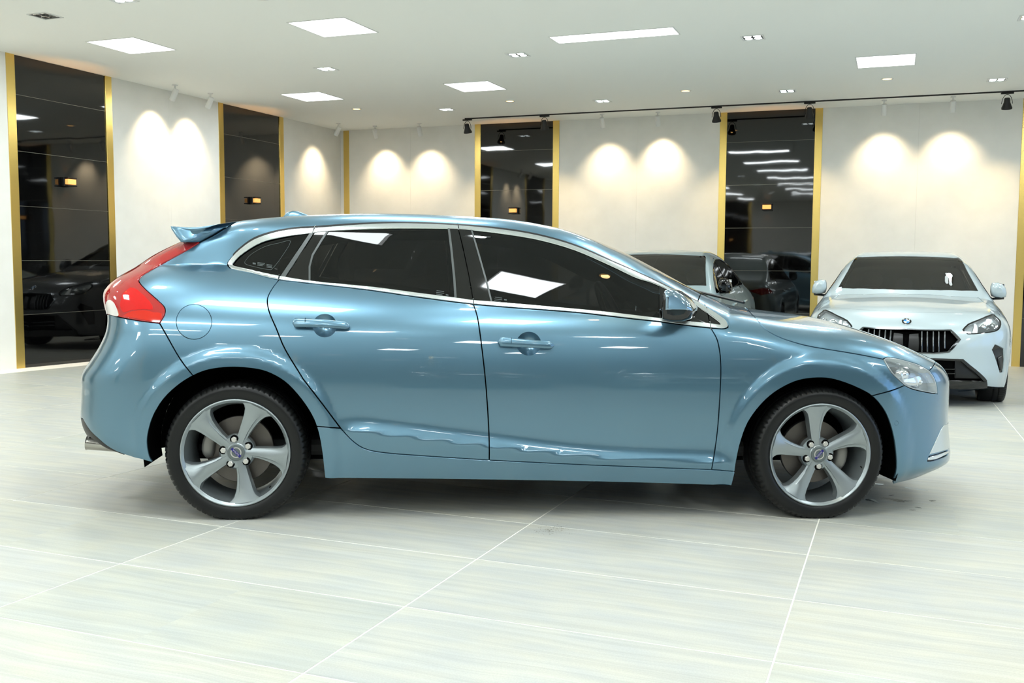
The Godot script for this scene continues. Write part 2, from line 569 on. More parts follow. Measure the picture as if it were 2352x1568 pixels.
func build_walls() -> void:
	M.joint = mat(Color(0.55, 0.54, 0.50), 0.35, 0.6)
	var left_f := func(al, up, out): return Vector3(out, up, al)
	var back_f := func(al, up, out): return Vector3(al, up, out)
	var right_f := func(al, up, out): return Vector3(ROOM_X - out, up, al)
	var front_f := func(al, up, out): return Vector3(al, up, ROOM_Z - out)
	# left wall, along z
	var wl := structure("wall_left", "white wall with black glass bays edged in gold")
	put(wl, "wall_core", slab(left_f, -0.25, ROOM_Z + 0.2, -0.45, CEIL + 0.1, -0.2, -0.002, 0.0), M.wall_core)
	wall_run(wl, [["white", 0.03, 1.73], ["gold", 1.73, 1.84], ["black", 1.84, 3.21], ["gold", 3.21, 3.318], ["white", 3.318, 5.357], ["gold", 5.357, 5.462], ["black", 5.462, 6.778], ["gold", 6.778, 6.89], ["white", 6.89, 9.1], ["gold", 9.1, 9.205], ["black", 9.205, 10.5], ["gold", 10.5, 10.605], ["white", 10.605, 12.8], ["gold", 12.8, 12.905], ["black", 12.905, 14.2], ["gold", 14.2, 14.305], ["white", 14.305, ROOM_Z]],
		[0.459, 1.053, 1.646, 2.237, 2.84], left_f)
	# back wall, along x
	var wb := structure("wall_back", "white wall with black glass bays edged in gold behind the parked cars")
	put(wb, "wall_core", slab(back_f, -0.2, ROOM_X + 0.2, -0.45, CEIL + 0.1, -0.2, -0.002, 0.0), M.wall_core)
	wall_run(wb, [["white", 0.03, 0.092], ["gold", 0.092, 0.198], ["white", 0.198, 2.524], ["gold", 2.524, 2.626], ["black", 2.626, 3.857], ["gold", 3.857, 3.962], ["white", 3.962, 6.456], ["gold", 6.456, 6.56], ["black", 6.56, 7.804], ["gold", 7.804, 7.907], ["white", 7.907, 10.458], ["gold", 10.458, 10.562], ["black", 10.562, 11.8], ["gold", 11.8, 11.905], ["white", 11.905, 14.4], ["gold", 14.4, 14.505], ["black", 14.505, 15.7], ["gold", 15.7, 15.8], ["white", 15.8, ROOM_X]],
		[0.33, 0.943, 1.569, 2.198, 2.822], back_f)
	# right wall: a glazed shop front between plain piers
	var wr := structure("wall_right", "plain pier wall around the shop windows")
	var wins := [[1.6, 4.8], [5.4, 8.6], [9.2, 12.4]]
	var z0 := -0.2
	for k in wins.size():
		put(wr, "pier", slab(right_f, z0, wins[k][0], -0.45, CEIL + 0.1, -0.2, 0.0, 0.0), M.plaster)
		put(wr, "lintel", slab(right_f, wins[k][0], wins[k][1], 2.85, CEIL + 0.1, -0.2, 0.0, 0.0), M.plaster)
		put(wr, "sill_wall", slab(right_f, wins[k][0], wins[k][1], -0.45, 0.35, -0.2, 0.0, 0.0), M.plaster)
		z0 = wins[k][1]
		var wn := structure("window_%d" % (k + 1), "large shop window in a dark frame")
		var a: float = wins[k][0]
		var b: float = wins[k][1]
		put(wn, "window_pane", slab(right_f, a + 0.05, (a + b) * 0.5 - 0.025, 0.40, 2.80, -0.11, -0.10, 0.0), M.window_glass)
		put(wn, "window_pane", slab(right_f, (a + b) * 0.5 + 0.025, b - 0.05, 0.40, 2.80, -0.11, -0.10, 0.0), M.window_glass)
		for e in [[a, a + 0.05, 0.35, 2.85], [b - 0.05, b, 0.35, 2.85], [(a + b) * 0.5 - 0.025, (a + b) * 0.5 + 0.025, 0.4, 2.8], [a + 0.05, b - 0.05, 0.35, 0.40], [a + 0.05, b - 0.05, 2.80, 2.85]]:
			put(wn, "window_frame", slab(right_f, e[0], e[1], e[2], e[3], -0.14, -0.07, 0.003), M.window_frame)
	put(wr, "pier", slab(right_f, z0, 13.4, -0.45, CEIL + 0.1, -0.2, 0.0, 0.0), M.plaster)
	put(wr, "wall_core", slab(right_f, 13.4, ROOM_Z + 0.2, -0.45, CEIL + 0.1, -0.2, -0.002, 0.0), M.wall_core)
	wall_run(wr, [["gold", 13.4, 13.5], ["black", 13.5, 17.8], ["gold", 17.8, 17.9], ["black", 17.9, ROOM_Z]], [0.33, 0.943, 1.569, 2.198, 2.822], right_f)
	# wall behind the camera
	var wf := structure("wall_front", "white wall with black glass bays edged in gold behind the camera")
	put(wf, "wall_core", slab(front_f, -0.2, ROOM_X + 0.2, -0.45, CEIL + 0.1, -0.2, -0.002, 0.0), M.wall_core)
	wall_run(wf, [["white", 0.03, 2.5], ["gold", 2.5, 2.6], ["black", 2.6, 3.85], ["gold", 3.85, 3.95], ["white", 3.95, 6.4], ["gold", 6.4, 6.5], ["black", 6.5, 9.9], ["gold", 9.9, 10.0], ["black", 10.0, 12.5], ["gold", 12.5, 12.6], ["black", 12.6, 16.0], ["gold", 16.0, 16.1], ["white", 16.1, ROOM_X]],
		[0.33, 0.943, 1.569, 2.198, 2.822], front_f)

func build_ceiling() -> void:
	var c := structure("ceiling", "plain white ceiling")
	# a slab with square and long openings would show nothing more: the fittings sit flush in it
	put(c, "ceiling_board", slab(func(al, up, out): return Vector3(al, CEIL + out, up), -0.2, ROOM_X + 0.2, -0.2, ROOM_Z + 0.2, 0.0, 0.2, 0.0), M.ceiling)

func area(parent: Node, w: float, d: float, e: float, c: Color, y: float) -> void:
	var l := AreaLight3D.new()
	l.name = "panel_light"
	l.area_size = Vector2(w, d)
	l.area_normalize_energy = true
	l.light_energy = e
	l.light_color = c
	l.shadow_enabled = true
	l.area_range = 40.0
	l.transform = Transform3D(Basis(Vector3.RIGHT, -PI / 2.0), Vector3(0, y, 0))
	parent.add_child(l)

func spot(parent: Node, pos: Vector3, dir: Vector3, e: float, ang: float, c: Color, size := 0.03, soft := 1.0) -> void:
	var l := SpotLight3D.new()
	l.name = "spot_light"
	l.light_energy = e
	l.light_color = c
	l.spot_angle = ang
	l.spot_angle_attenuation = soft
	l.spot_range = 40.0
	l.spot_attenuation = 2.0
	l.light_size = size
	l.shadow_enabled = true
	var up := Vector3.RIGHT if abs(dir.normalized().y) > 0.9 else Vector3.UP
	l.transform = Transform3D(Basis.looking_at(dir, up), pos)
	parent.add_child(l)

func ceil_at(x: float, z: float) -> Transform3D:
	return ROOM * at(x, CEIL, z)

func led_panel(x: float, z: float, w: float, d: float, e: float, long := false) -> void:
	var t := thing("strip_light" if long else "light_panel", "long narrow white strip light set flush in the ceiling" if long else "square white light panel set flush in the ceiling", "ceiling light", ceil_at(x, z), "long strip lights in the ceiling" if long else "square light panels in the ceiling")
	var s := Soup.new()
	var t0 := 0.012
	for k in [[-w * 0.5 - t0, w * 0.5 + t0, -d * 0.5 - t0, -d * 0.5], [-w * 0.5 - t0, w * 0.5 + t0, d * 0.5, d * 0.5 + t0], [-w * 0.5 - t0, -w * 0.5, -d * 0.5, d * 0.5], [w * 0.5, w * 0.5 + t0, -d * 0.5, d * 0.5]]:
		box_into(s, Vector3(k[0], -0.006, k[2]), Vector3(k[1], 0.002, k[3]), 0.001)
	put(t, "frame", s.done(), M.white_metal)
	put(t, "diffuser", box_mesh(Vector3(-w * 0.5, -0.004, -d * 0.5), Vector3(w * 0.5, 0.001, d * 0.5)), M.panel_glow)
	area(t, w * 0.96, d * 0.96, e, Color(0.955, 0.99, 1.0), -0.012)

func downlight(x: float, z: float, e: float, lit := true) -> void:
	var t := thing("downlight", "small square downlight with a bright white lens cluster" if lit else "small square downlight, switched off", "ceiling light", ceil_at(x, z), "small square white downlights" if lit else "")
	var w := 0.095
	var s := Soup.new()
	for k in [[-w - 0.014, w + 0.014, -w - 0.014, -w], [-w - 0.014, w + 0.014, w, w + 0.014], [-w - 0.014, -w, -w, w], [w, w + 0.014, -w, w]]:
		box_into(s, Vector3(k[0], -0.007, k[2]), Vector3(k[1], 0.002, k[3]), 0.0015)
	put(t, "bezel", s.done(), M.white_metal)
	put(t, "backing", box_mesh(Vector3(-w, -0.002, -w), Vector3(w, 0.001, w)), M.reflector if lit else M.black_metal)
	for i in 2:
		for j in 2:
			var q := lathe([[0.0, -0.006], [0.030, -0.005], [0.038, -0.002], [0.040, 0.001]], 16, 0.9, false)
			for k in q.n.size(): q.n[k] = Vector3(q.n[k].x, -abs(q.n[k].y), q.n[k].z)
			put(t, "lens", q.done(), M.down_glow if lit else M.reflector, at(-0.045 + 0.09 * i, 0, -0.045 + 0.09 * j))
	if lit: spot(t, Vector3(0, -0.02, 0), Vector3.DOWN, e, 58.0, Color(0.97, 1.0, 1.0), 0.06)

func warm_light(x: float, z: float, e: float) -> void:
	var t := thing("warm_downlight", "small round recessed warm downlight", "ceiling light", ceil_at(x, z), "round warm downlights")
	put(t, "bezel", lathe([[0.052, 0.0], [0.052, -0.004], [0.070, -0.006], [0.074, 0.0]], 24, 0.5, false).done(), M.white_metal)
	var q := lathe([[0.0, -0.003], [0.03, -0.003], [0.052, -0.001]], 20, 0.9, false)
	for k in q.n.size(): q.n[k] = Vector3.DOWN
	put(t, "lens", q.done(), M.warm_glow)
	spot(t, Vector3(0, -0.02, 0), Vector3.DOWN, e, 40.0, Color(1.0, 0.84, 0.60), 0.04)

func cylinder_spot(x: float, z: float, aim: Vector3, e: float) -> void:
	# a white cylinder on a short stem, tilted so that it shines down the wall
	var t := thing("cylinder_spotlight", "white cylinder spotlight on a short ceiling stem aimed down the wall", "spotlight", ceil_at(x, z), "white cylinder spotlights along the walls")
	put(t, "base", lathe([[0.0, 0.0], [0.034, 0.0], [0.034, -0.012], [0.0, -0.012]], 20, 0.5, false).done(), M.white_metal)
	put(t, "stem", lathe([[0.010, -0.012], [0.010, -0.075]], 10, 0.5, false).done(), M.white_metal)
	var d := aim.normalized()
	var rot := Basis(Quaternion(Vector3.DOWN, d))
	var head := put(t, "head", lathe([[0.0, 0.045], [0.030, 0.045], [0.036, 0.039], [0.036, -0.105], [0.033, -0.110], [0.030, -0.108], [0.030, -0.085], [0.0, -0.085]], 24, 0.6, false).done(), M.white_metal, Transform3D(rot, Vector3(0, -0.095, 0)))
	var q := lathe([[0.0, -0.0865], [0.028, -0.0862]], 20, 0.9, false)
	for k in q.n.size(): q.n[k] = Vector3.DOWN
	put(head, "lamp_lens", q.done(), M.warm_glow)
	spot(t, Vector3(0, -0.095, 0) + d * 0.115, d, e, 44.0, Color(1.0, 0.90, 0.74), 0.05)

func track_head(x: float, z: float, aim: Vector3, e: float) -> void:
	var t := thing("track_spotlight", "black gimbal spotlight hanging from the ceiling track", "spotlight", ROOM * at(x, CEIL - 0.016, z), "black spotlights on the track")
	put(t, "adapter", box_mesh(Vector3(-0.075, -0.022, -0.017), Vector3(0.075, 0.0, 0.017), 0.004), M.black_metal)
	var s := Soup.new()
	var arc := []
	for k in 13:
		var a := PI * k / 12.0
		arc.append(Vector3(cos(a) * 0.062, -0.145 + sin(a) * 0.118, 0))
	tube_into(s, arc, 0.004, 6)
	put(t, "yoke", s.done(), M.black_metal)
	var d := aim.normalized()
	var rot := Basis(Quaternion(Vector3.DOWN, d))
	var head := put(t, "head", lathe([[0.0, 0.075], [0.026, 0.075], [0.034, 0.066], [0.038, 0.02], [0.056, -0.03], [0.064, -0.045], [0.064, -0.065], [0.058, -0.066], [0.048, -0.035], [0.03, -0.01], [0.0, -0.005]], 28, 0.5, false).done(), M.black_metal, Transform3D(rot, Vector3(0, -0.145, 0)))
	var q := lathe([[0.0, -0.030], [0.026, -0.032], [0.047, -0.040]], 24, 0.9, false)
	for k in q.n.size(): q.n[k] = (q.n[k] + Vector3.DOWN * 3.0).normalized()
	put(head, "reflector_dish", q.done(), M.reflector)
	var b := lathe([[0.0, -0.052], [0.012, -0.050], [0.017, -0.042], [0.018, -0.034]], 16, 0.9, false)
	put(head, "lamp_bulb", b.done(), M.warm_glow)
	spot(t, Vector3(0, -0.145, 0) + d * 0.075, d, e, 34.0, Color(1.0, 0.87, 0.64), 0.04)

func sconce(pos: Vector3, out: Vector3, label: String) -> void:
	# a small black box lamp: amber front plate, slots that throw light up and down the glass
	var z := out
	var x := Vector3.UP.cross(z).normalized()
	var t := thing("wall_sconce", label, "wall lamp", ROOM * Transform3D(Basis(x, Vector3.UP, z), pos))
	put(t, "back_box", box_mesh(Vector3(-0.068, -0.052, 0.0), Vector3(0.068, 0.052, 0.045), 0.004), M.black_metal)
	put(t, "top_blade", box_mesh(Vector3(-0.068, 0.040, 0.045), Vector3(0.068, 0.052, 0.105), 0.003), M.black_metal)
	put(t, "bottom_blade", box_mesh(Vector3(-0.068, -0.052, 0.045), Vector3(0.068, -0.040, 0.105), 0.003), M.black_metal)
	put(t, "lamp_front", box_mesh(Vector3(-0.060, -0.030, 0.050), Vector3(0.060, 0.030, 0.100), 0.004), M.amber_glow)
	for s in [1.0, -1.0]:
		spot(t, Vector3(0, s * 0.062, 0.055), Vector3(0, s, -0.28), 0.55, 38.0, Color(1.0, 0.70, 0.36), 0.02, 0.6)

func build_lights() -> void:
	var e := 3.4
	for z in [3.3, 6.7, 9.6, 12.4, 15.3, 18.2, 21.0]:
		for x in [1.55, 3.93, 8.77 if z < 9.0 else 8.35, 11.2, 13.6]: led_panel(x, z, 0.585, 0.62 if z < 9.0 else 0.5, e if z < 9.0 else e * 0.8)
	for z in [5.49, 7.7, 9.9, 12.1, 14.3, 16.6, 18.8]: led_panel(6.32, z, 1.21, 0.30, e * 0.85)
	for z in [1.66, 4.94, 8.2, 11.5, 14.8, 18.1]:
		for x in [2.77, 5.12, 7.57, 10.0, 12.4]: downlight(x, z, 0.5)
	downlight(1.716, 7.978, 0.0, false)
	for p in [[1.557, 2.138], [3.92, 2.07], [8.776, 2.149], [6.35, 2.1], [3.92, 7.83], [8.77, 8.4], [11.2, 2.1], [8.77, 11.8], [3.92, 11.8]]: warm_light(p[0], p[1], 0.8)
	# wall washers: left wall, then back wall
	for p in [[0.40, 4.66], [0.42, 3.99], [0.50, 0.88], [0.40, 7.8], [0.40, 8.5]]: cylinder_spot(p[0], p[1], Vector3(-0.55, -1.0, 0), 1.9)
	for p in [[0.906, 0.41], [1.737, 0.457], [4.778, 0.472], [5.606, 0.40], [8.726, 0.476], [9.58, 0.50], [12.7, 0.48], [13.5, 0.48]]: cylinder_spot(p[0], p[1], Vector3(0, -1.0, -0.45), 1.9)
	# the black track and its spotlights
	var t := thing("ceiling_track", "thin black lighting track under the ceiling along the back wall", "track", ROOM * at(0, CEIL, 0))
	put(t, "rail", box_mesh(Vector3(2.66, -0.016, 0.722), Vector3(12.6, 0.0, 0.752), 0.002), M.black_metal)
	for x in [2.70, 3.96, 6.52, 7.78, 10.2]: track_head(x, 0.7375, Vector3(0.02, -1.0, -0.34), 1.7)
	sconce(Vector3(0.024, 1.95, 6.11), Vector3.RIGHT, "amber box sconce on the wide black glass bay by the white wall end")
	sconce(Vector3(0.024, 1.94, 2.545), Vector3.RIGHT, "amber box sconce on the black glass bay next to the room corner")
	sconce(Vector3(3.215, 1.868, 0.024), Vector3.BACK, "amber box sconce on the black glass bay behind the hatchback roof")
	sconce(Vector3(7.168, 1.869, 0.024), Vector3.BACK, "amber box sconce on the black glass bay between two pale cars")
	sconce(Vector3(3.2, 1.88, ROOM_Z - 0.024), Vector3.FORWARD, "amber box sconce on the narrow glass bay across the hall")
	sconce(Vector3(13.2, 1.88, ROOM_Z - 0.024), Vector3.FORWARD, "amber box sconce on the glass bay across the hall by the shop windows")

func ground(u: float, v: float, h := 0.0) -> Vector3:
	var d := CAM.basis * Vector3((u - 1176.0) / FOCAL, -(v - 784.0) / FOCAL, -1.0)
	return CAM.origin + d * ((h - CAM.origin.y) / d.y)

func build_marks() -> void:
	# spilt water ahead of the front wheel: thin streaks of standing water
	var w := thing("spilt_water", "thin streaks of spilt water on the tiles ahead of the front wheel", "water")
	for e in [[[1988, 1147, 1.2], [2000, 1147.5, 2.6], [2010, 1150, 3.0], [2021, 1156, 0.8]], [[2021, 1143, 0.8], [2035, 1144, 1.6], [2055, 1147, 2.0], [2075, 1150, 1.8], [2096, 1150, 0.5]], [[2041, 1138, 0.5], [2047, 1137, 1.2], [2054, 1136.4, 0.5]], [[2051, 1149, 0.4], [2062, 1151, 1.0], [2078, 1152.6, 0.5]], [[2078, 1119, 0.5], [2084, 1120, 1.0], [2092, 1121.5, 0.4]], [[2100, 1122, 0.4], [2115, 1124, 1.0], [2132, 1126, 0.4]], [[2088, 1170.5, 0.5], [2096, 1171, 1.2], [2104, 1171, 0.5]], [[2101, 1164, 0.4], [2110, 1165, 1.0], [2117, 1166.5, 0.4]], [[2010, 1110.8, 0.5], [2020, 1111.5, 1.2], [2030, 1111.6, 0.4]], [[2150, 1149.5, 0.5], [2140, 1150, 1.4], [2134, 1149, 0.4]]]:
		var s := Soup.new()
		var prev := -1
		var sub := 5
		for k in (e.size() - 1) * sub + 1:
			var i: int = mini(k / sub, e.size() - 2)
			var t: float = (k - i * sub) / float(sub)
			var q := Vector3(e[i][0], e[i][1], e[i][2]).lerp(Vector3(e[i + 1][0], e[i + 1][1], e[i + 1][2]), t)
			var wob := 0.5 * sin(q.x * 0.9) * q.z * 0.5
			var a := ground(q.x, q.y - q.z + wob, 0.0008)
			var c := ground(q.x, q.y + wob * 0.6, 0.0014)
			var b := ground(q.x, q.y + q.z + wob, 0.0008)
			var n0 := s.vert(a, Vector3.UP)
			s.vert(c, Vector3.UP)
			s.vert(b, Vector3.UP)
			if prev >= 0:
				s.quad(prev, prev + 1, n0 + 1, n0)
				s.quad(prev + 1, prev + 2, n0 + 2, n0 + 1)
			prev = n0
		put(w, "water_streak", s.done(), M.water)
	# a scatter of dried dirt on a tile beside the car
	var rng := RandomNumberGenerator.new()
	rng.seed = 9
	var s2 := Soup.new()
	for k in 150:
		var u := 1268.0 + rng.randfn() * 17.0
		var v := 1217.0 - (u - 1268.0) * 0.14 + rng.randfn() * 5.0
		if k > 125:
			u = rng.randf_range(1225.0, 1320.0)
			v = rng.randf_range(1196.0, 1232.0)
		var c := ground(u, v, 0.0006)
		var a := rng.randf() * TAU
		var l := rng.randf_range(0.001, 0.0055)
		var x := Vector3(cos(a), 0, sin(a)) * l
		var z := Vector3(-sin(a), 0, cos(a)) * l * rng.randf_range(0.2, 0.5)
		var i := s2.vert(c - x, Vector3.UP)
		s2.vert(c + z, Vector3.UP)
		s2.vert(c + x, Vector3.UP)
		s2.vert(c - z, Vector3.UP)
		s2.quad(i, i + 1, i + 2, i + 3)
	var d := put(self, "dried_dirt", s2.done(), M.dirt)
	tag(d, "scatter of dried brown dirt on the tiles beside the blue hatchback", "dirt", "", "stuff")

# ---------------------------------------------------------------- car bodies
# A body is the solid F(x, y, z) < 0 in its own axes (x forward from the rear axle, y up, z to its right side), cut out of a side
# surface, a top surface and rounded nose and tail. Its skin is sampled once on a grid (s along the body, v round it) and every panel
# is a piece of that skin cut along its own seams.
class Body:
	const STEP := 0.004
	var tab := {}
	var start := {}
	var wheelbase := 2.647
	var lean := 0.40
	var curv := 0.30
	var aup := 0.40
	var b2 := 1.9
	var y2 := 0.82
	var adn := 0.22
	var ym := 0.58
	var kn := 0.24
	var kr := 0.22
	var bn := 0.34
	var br := 0.10
	var nose_pow := 2.4
	var cr := 0.06
	var bw := 0.30
	var chood := 0.10
	var kroof := 0.09
	var bottom := 0.10
	var flare := 0.012
	var flare_r := 0.475
	var wheel_y := 0.30
	var crease := 0.024
	var frame := Transform3D()
	var cam := Transform3D()
	var focal := 2284.816
	var near := 3.4
	var far := 7.4
	# grid
	var xr := -0.35
	var xf := 3.05
	var y0 := 0.55
	var ds := 0.016
	var dv := 0.016
	var kf := 0.5
	var ns := 0
	var nv := 0
	var s0 := 0.0
	var v0 := -0.66
	var gp := PackedVector3Array()
	var gn := PackedVector3Array()
	var _yb: PackedFloat32Array
	var _yb0 := 0.0
	var _wp: PackedFloat32Array
	var _wp0 := 0.0
	var _yc: PackedFloat32Array
	var _yc0 := 0.0
	var _hc: PackedFloat32Array
	var _hc0 := 0.0
	var _xn: PackedFloat32Array
	var _xn0 := 0.0
	var _xr: PackedFloat32Array
	var _xr0 := 0.0
	var _cr: PackedFloat32Array
	var _cr0 := 0.0

	static func dense(pts: Array) -> PackedFloat32Array:
		var n := pts.size()
		var h := []
		var d := []
		for i in n - 1:
			h.append(float(pts[i + 1][0] - pts[i][0]))
			d.append(float(pts[i + 1][1] - pts[i][1]) / h[i])
		var m := [d[0]]
		for i in range(1, n - 1): m.append((d[i - 1] * h[i] + d[i] * h[i - 1]) / (h[i - 1] + h[i]))
		m.append(d[n - 2])
		var out := PackedFloat32Array()
		var count := int(ceil((pts[n - 1][0] - pts[0][0]) / STEP)) + 1
		var k := 0
		for i in count:
			var x: float = min(pts[0][0] + i * STEP, pts[n - 1][0])
			while k < n - 2 and x > pts[k + 1][0]: k += 1
			var t: float = (x - pts[k][0]) / h[k]
			var t2 := t * t
			var t3 := t2 * t
			out.append((2 * t3 - 3 * t2 + 1) * pts[k][1] + (t3 - 2 * t2 + t) * h[k] * m[k] + (-2 * t3 + 3 * t2) * pts[k + 1][1] + (t3 - t2) * h[k] * m[k + 1])
		out.append(out[-1])
		return out

	func tables(t: Dictionary) -> void:
		_yb = dense(t.yb); _yb0 = t.yb[0][0]
		_wp = dense(t.wp); _wp0 = t.wp[0][0]
		_yc = dense(t.yc); _yc0 = t.yc[0][0]
		_hc = dense(t.hc); _hc0 = t.hc[0][0]
		_xn = dense(t.xn); _xn0 = t.xn[0][0]
		_xr = dense(t.xr); _xr0 = t.xr[0][0]
		var c: Array = t.get("crease", [[-1.0, 0.3], [4.0, 0.3]])
		_cr = dense(c); _cr0 = c[0][0]

	static func lut(a: PackedFloat32Array, x0: float, x: float) -> float:
		var q := (x - x0) * 250.0
		if q <= 0.0: return a[0]
		var i := int(q)
		if i >= a.size() - 1: return a[a.size() - 1]
		var t := q - i
		return a[i] * (1.0 - t) + a[i + 1] * t

	func side(x: float, y: float) -> float:
		var b := lut(_yb, _yb0, x)
		var z := lut(_wp, _wp0, x)
		var yl := minf(y, b)
		if yl > ym:
			var u := yl - ym
			z -= aup * u * u
			if yl > y2: z -= b2 * (yl - y2) * (yl - y2)
		else:
			z -= adn * (ym - yl) * (ym - yl)
		if y > b:
			var e := y - b
			z -= lean * e + curv * e * e
		elif y < 0.86:
			if flare > 0.0:
				var dx := x if x < wheelbase * 0.5 else x - wheelbase
				var r2 := dx * dx + (y - wheel_y) * (y - wheel_y)
				if r2 < flare_r * flare_r:
					var t := clampf((flare_r - sqrt(r2)) / 0.05, 0.0, 1.0)
					z += flare * t * t * (3.0 - 2.0 * t)
			if crease > 0.0 and y < 0.56 and x > 0.2 and x < 2.4:
				var f := smoothstep(0.36, 0.60, x) * (1.0 - smoothstep(2.12, 2.30, x))
				var d := y - lut(_cr, _cr0, x)
				if d > 0.0:
					var t := maxf(0.0, 1.0 - d / 0.075)
					z += f * crease * t * t
				else:
					z += f * (crease + 0.12 * d)
		return z

	static func smax(a: float, b: float, k: float) -> float:
		var h := k - absf(a - b)
		if h <= 0.0: return maxf(a, b)
		return maxf(a, b) + h * h / k * 0.25

	func f(x: float, y: float, zz: float) -> float:
		var z := absf(zz)
		var z2 := z * z
		var top := lut(_yc, _yc0, x + bw * z2 * clampf((x - 0.9) / 0.8, 0.0, 1.0)) - cr * z2
		if x > 1.9: top = maxf(top, lut(_hc, _hc0, x) - chood * z2)
		var a := smax(z - side(x, y), y - top, clampf(kroof + (x - 2.2) * 0.15, kroof, kroof + 0.07))
		var q := z / 0.85
		if x > 2.0: a = smax(a, x - (lut(_xn, _xn0, y) - bn * pow(q, nose_pow)), kn)
		elif x < 0.6: a = smax(a, lut(_xr, _xr0, y) + br * q * q - x, kr)
		return smax(a, bottom - y, 0.03)

	func grad(p: Vector3) -> Vector3:
		var e := 0.005
		return Vector3(f(p.x + e, p.y, p.z) - f(p.x - e, p.y, p.z), f(p.x, p.y + e, p.z) - f(p.x, p.y - e, p.z), f(p.x, p.y, p.z + e) - f(p.x, p.y, maxf(p.z - e, -p.z - e))).normalized()

	func ray_of(s: float, v: float) -> Array:
		var ph := v / 0.85
		var al := 0.0
		if s < xr: al = (s - xr) / kf
		elif s > xf: al = (s - xf) / kf
		return [Vector3(clampf(s, xr, xf), y0, 0), Vector3(sin(al) * cos(ph), sin(ph), cos(al) * cos(ph))]

	func prm(p: Vector3) -> Vector2:
		var z := absf(p.z)
		if p.x < xr:
			var al := atan2(p.x - xr, z)
			return Vector2(xr + al * kf, atan2(p.y - y0, Vector2(p.x - xr, z).length()) * 0.85)
		if p.x > xf:
			var al := atan2(p.x - xf, z)
			return Vector2(xf + al * kf, atan2(p.y - y0, Vector2(p.x - xf, z).length()) * 0.85)
		return Vector2(p.x, atan2(p.y - y0, z) * 0.85)

	func solve(o: Vector3, d: Vector3) -> Vector3:
		var a := 0.05
		var b := 1.7
		var fa := f(o.x + d.x * a, o.y + d.y * a, o.z + d.z * a)
		var fb := f(o.x + d.x * b, o.y + d.y * b, o.z + d.z * b)
		if fa > 0.0: return o + d * a
		for i in 40:
			var c := a + (b - a) * clampf(-fa / (fb - fa), 0.02, 0.98)
			var p := o + d * c
			var fc := f(p.x, p.y, p.z)
			if absf(fc) < 2e-5: return p
			if fc > 0.0:
				b = c; fb = fc; fa *= 0.6
			else:
				a = c; fa = fc; fb *= 0.6
		return o + d * ((a + b) * 0.5)

	func sample_skin() -> void:
		s0 = xr - PI / 2.0 * kf
		var s1 := xf + PI / 2.0 * kf
		ns = int(ceil((s1 - s0) / ds)) + 1
		ds = (s1 - s0) / (ns - 1)
		var v1 := PI / 2.0 * 0.85
		nv = int(ceil((v1 - v0) / dv)) + 1
		dv = (v1 - v0) / (nv - 1)
		gp.resize(ns * nv)
		gn.resize(ns * nv)
		for i in ns:
			for j in nv:
				var r := ray_of(s0 + i * ds, v0 + j * dv)
				var p := solve(r[0], r[1])
				if i == 0 or i == ns - 1 or j == nv - 1: p.z = 0.0
				gp[i * nv + j] = p
				var g := grad(p)
				if p.z == 0.0: g = Vector3(g.x, g.y, 0).normalized()
				gn[i * nv + j] = g

	func skin(q: Vector2) -> Array:
		var a := clampf((q.x - s0) / ds, 0.0, ns - 1.001)
		var b := clampf((q.y - v0) / dv, 0.0, nv - 1.001)
		var i := int(a)
		var j := int(b)
		a -= i
		b -= j
		var k := i * nv + j
		var w0 := (1 - a) * (1 - b)
		var w1 := a * (1 - b)
		var w2 := a * b
		var w3 := (1 - a) * b
		return [gp[k] * w0 + gp[k + nv] * w1 + gp[k + nv + 1] * w2 + gp[k + 1] * w3, (gn[k] * w0 + gn[k + nv] * w1 + gn[k + nv + 1] * w2 + gn[k + 1] * w3).normalized()]

	func sight(u: float, v: float) -> Array:
		# the line of sight through a pixel, in the body's axes
		var inv := frame.affine_inverse()
		var d := cam.basis * Vector3((u - 1176.0) / focal, -(v - 784.0) / focal, -1.0)
		return [inv * cam.origin, (inv.basis * d).normalized()]

	func hit(u: float, v: float) -> Vector3:
		var r := sight(u, v)
		var o: Vector3 = r[0]
		var d: Vector3 = r[1]
		var t := near
		var best := 1e9
		var bt := near
		while t < far:
			var p := o + d * t
			var fv := f(p.x, p.y, p.z)
			if fv < best:
				best = fv
				bt = t
			if fv < 0.0: break
			t += maxf(0.012, fv * 0.6)
		if best < 0.0:
			var a := t - 0.6
			var b := t
			# walk back to the first crossing
			a = maxf(near, b - maxf(0.012, 0.25))
			for i in 26:
				var c := (a + b) * 0.5
				var p := o + d * c
				if f(p.x, p.y, p.z) < 0.0: b = c
				else: a = c
			return o + d * b
		return o + d * bt

	func on_plane(u: float, v: float, z: float) -> Vector3:
		var r := sight(u, v)
		return r[0] + r[1] * ((z - r[0].z) / r[1].z)

	func seam(px: Array, sub := 4) -> PackedVector2Array:
		# pixels -> points of the skin, with a smooth curve through them
		var out := PackedVector2Array()
		var n := px.size()
		for i in n - 1:
			var p0 := Vector2(px[max(i - 1, 0)][0], px[max(i - 1, 0)][1])
			var p1 := Vector2(px[i][0], px[i][1])
			var p2 := Vector2(px[i + 1][0], px[i + 1][1])
			var p3 := Vector2(px[min(i + 2, n - 1)][0], px[min(i + 2, n - 1)][1])
			for k in sub:
				var q := p1.cubic_interpolate(p2, p0, p3, float(k) / sub)
				out.append(prm(hit(q.x, q.y)))
		out.append(prm(hit(px[n - 1][0], px[n - 1][1])))
		return out

	func pts(list: Array) -> PackedVector2Array:
		var out := PackedVector2Array()
		for e in list: out.append(prm(Vector3(e[0], e[1], e[2])))
		return out

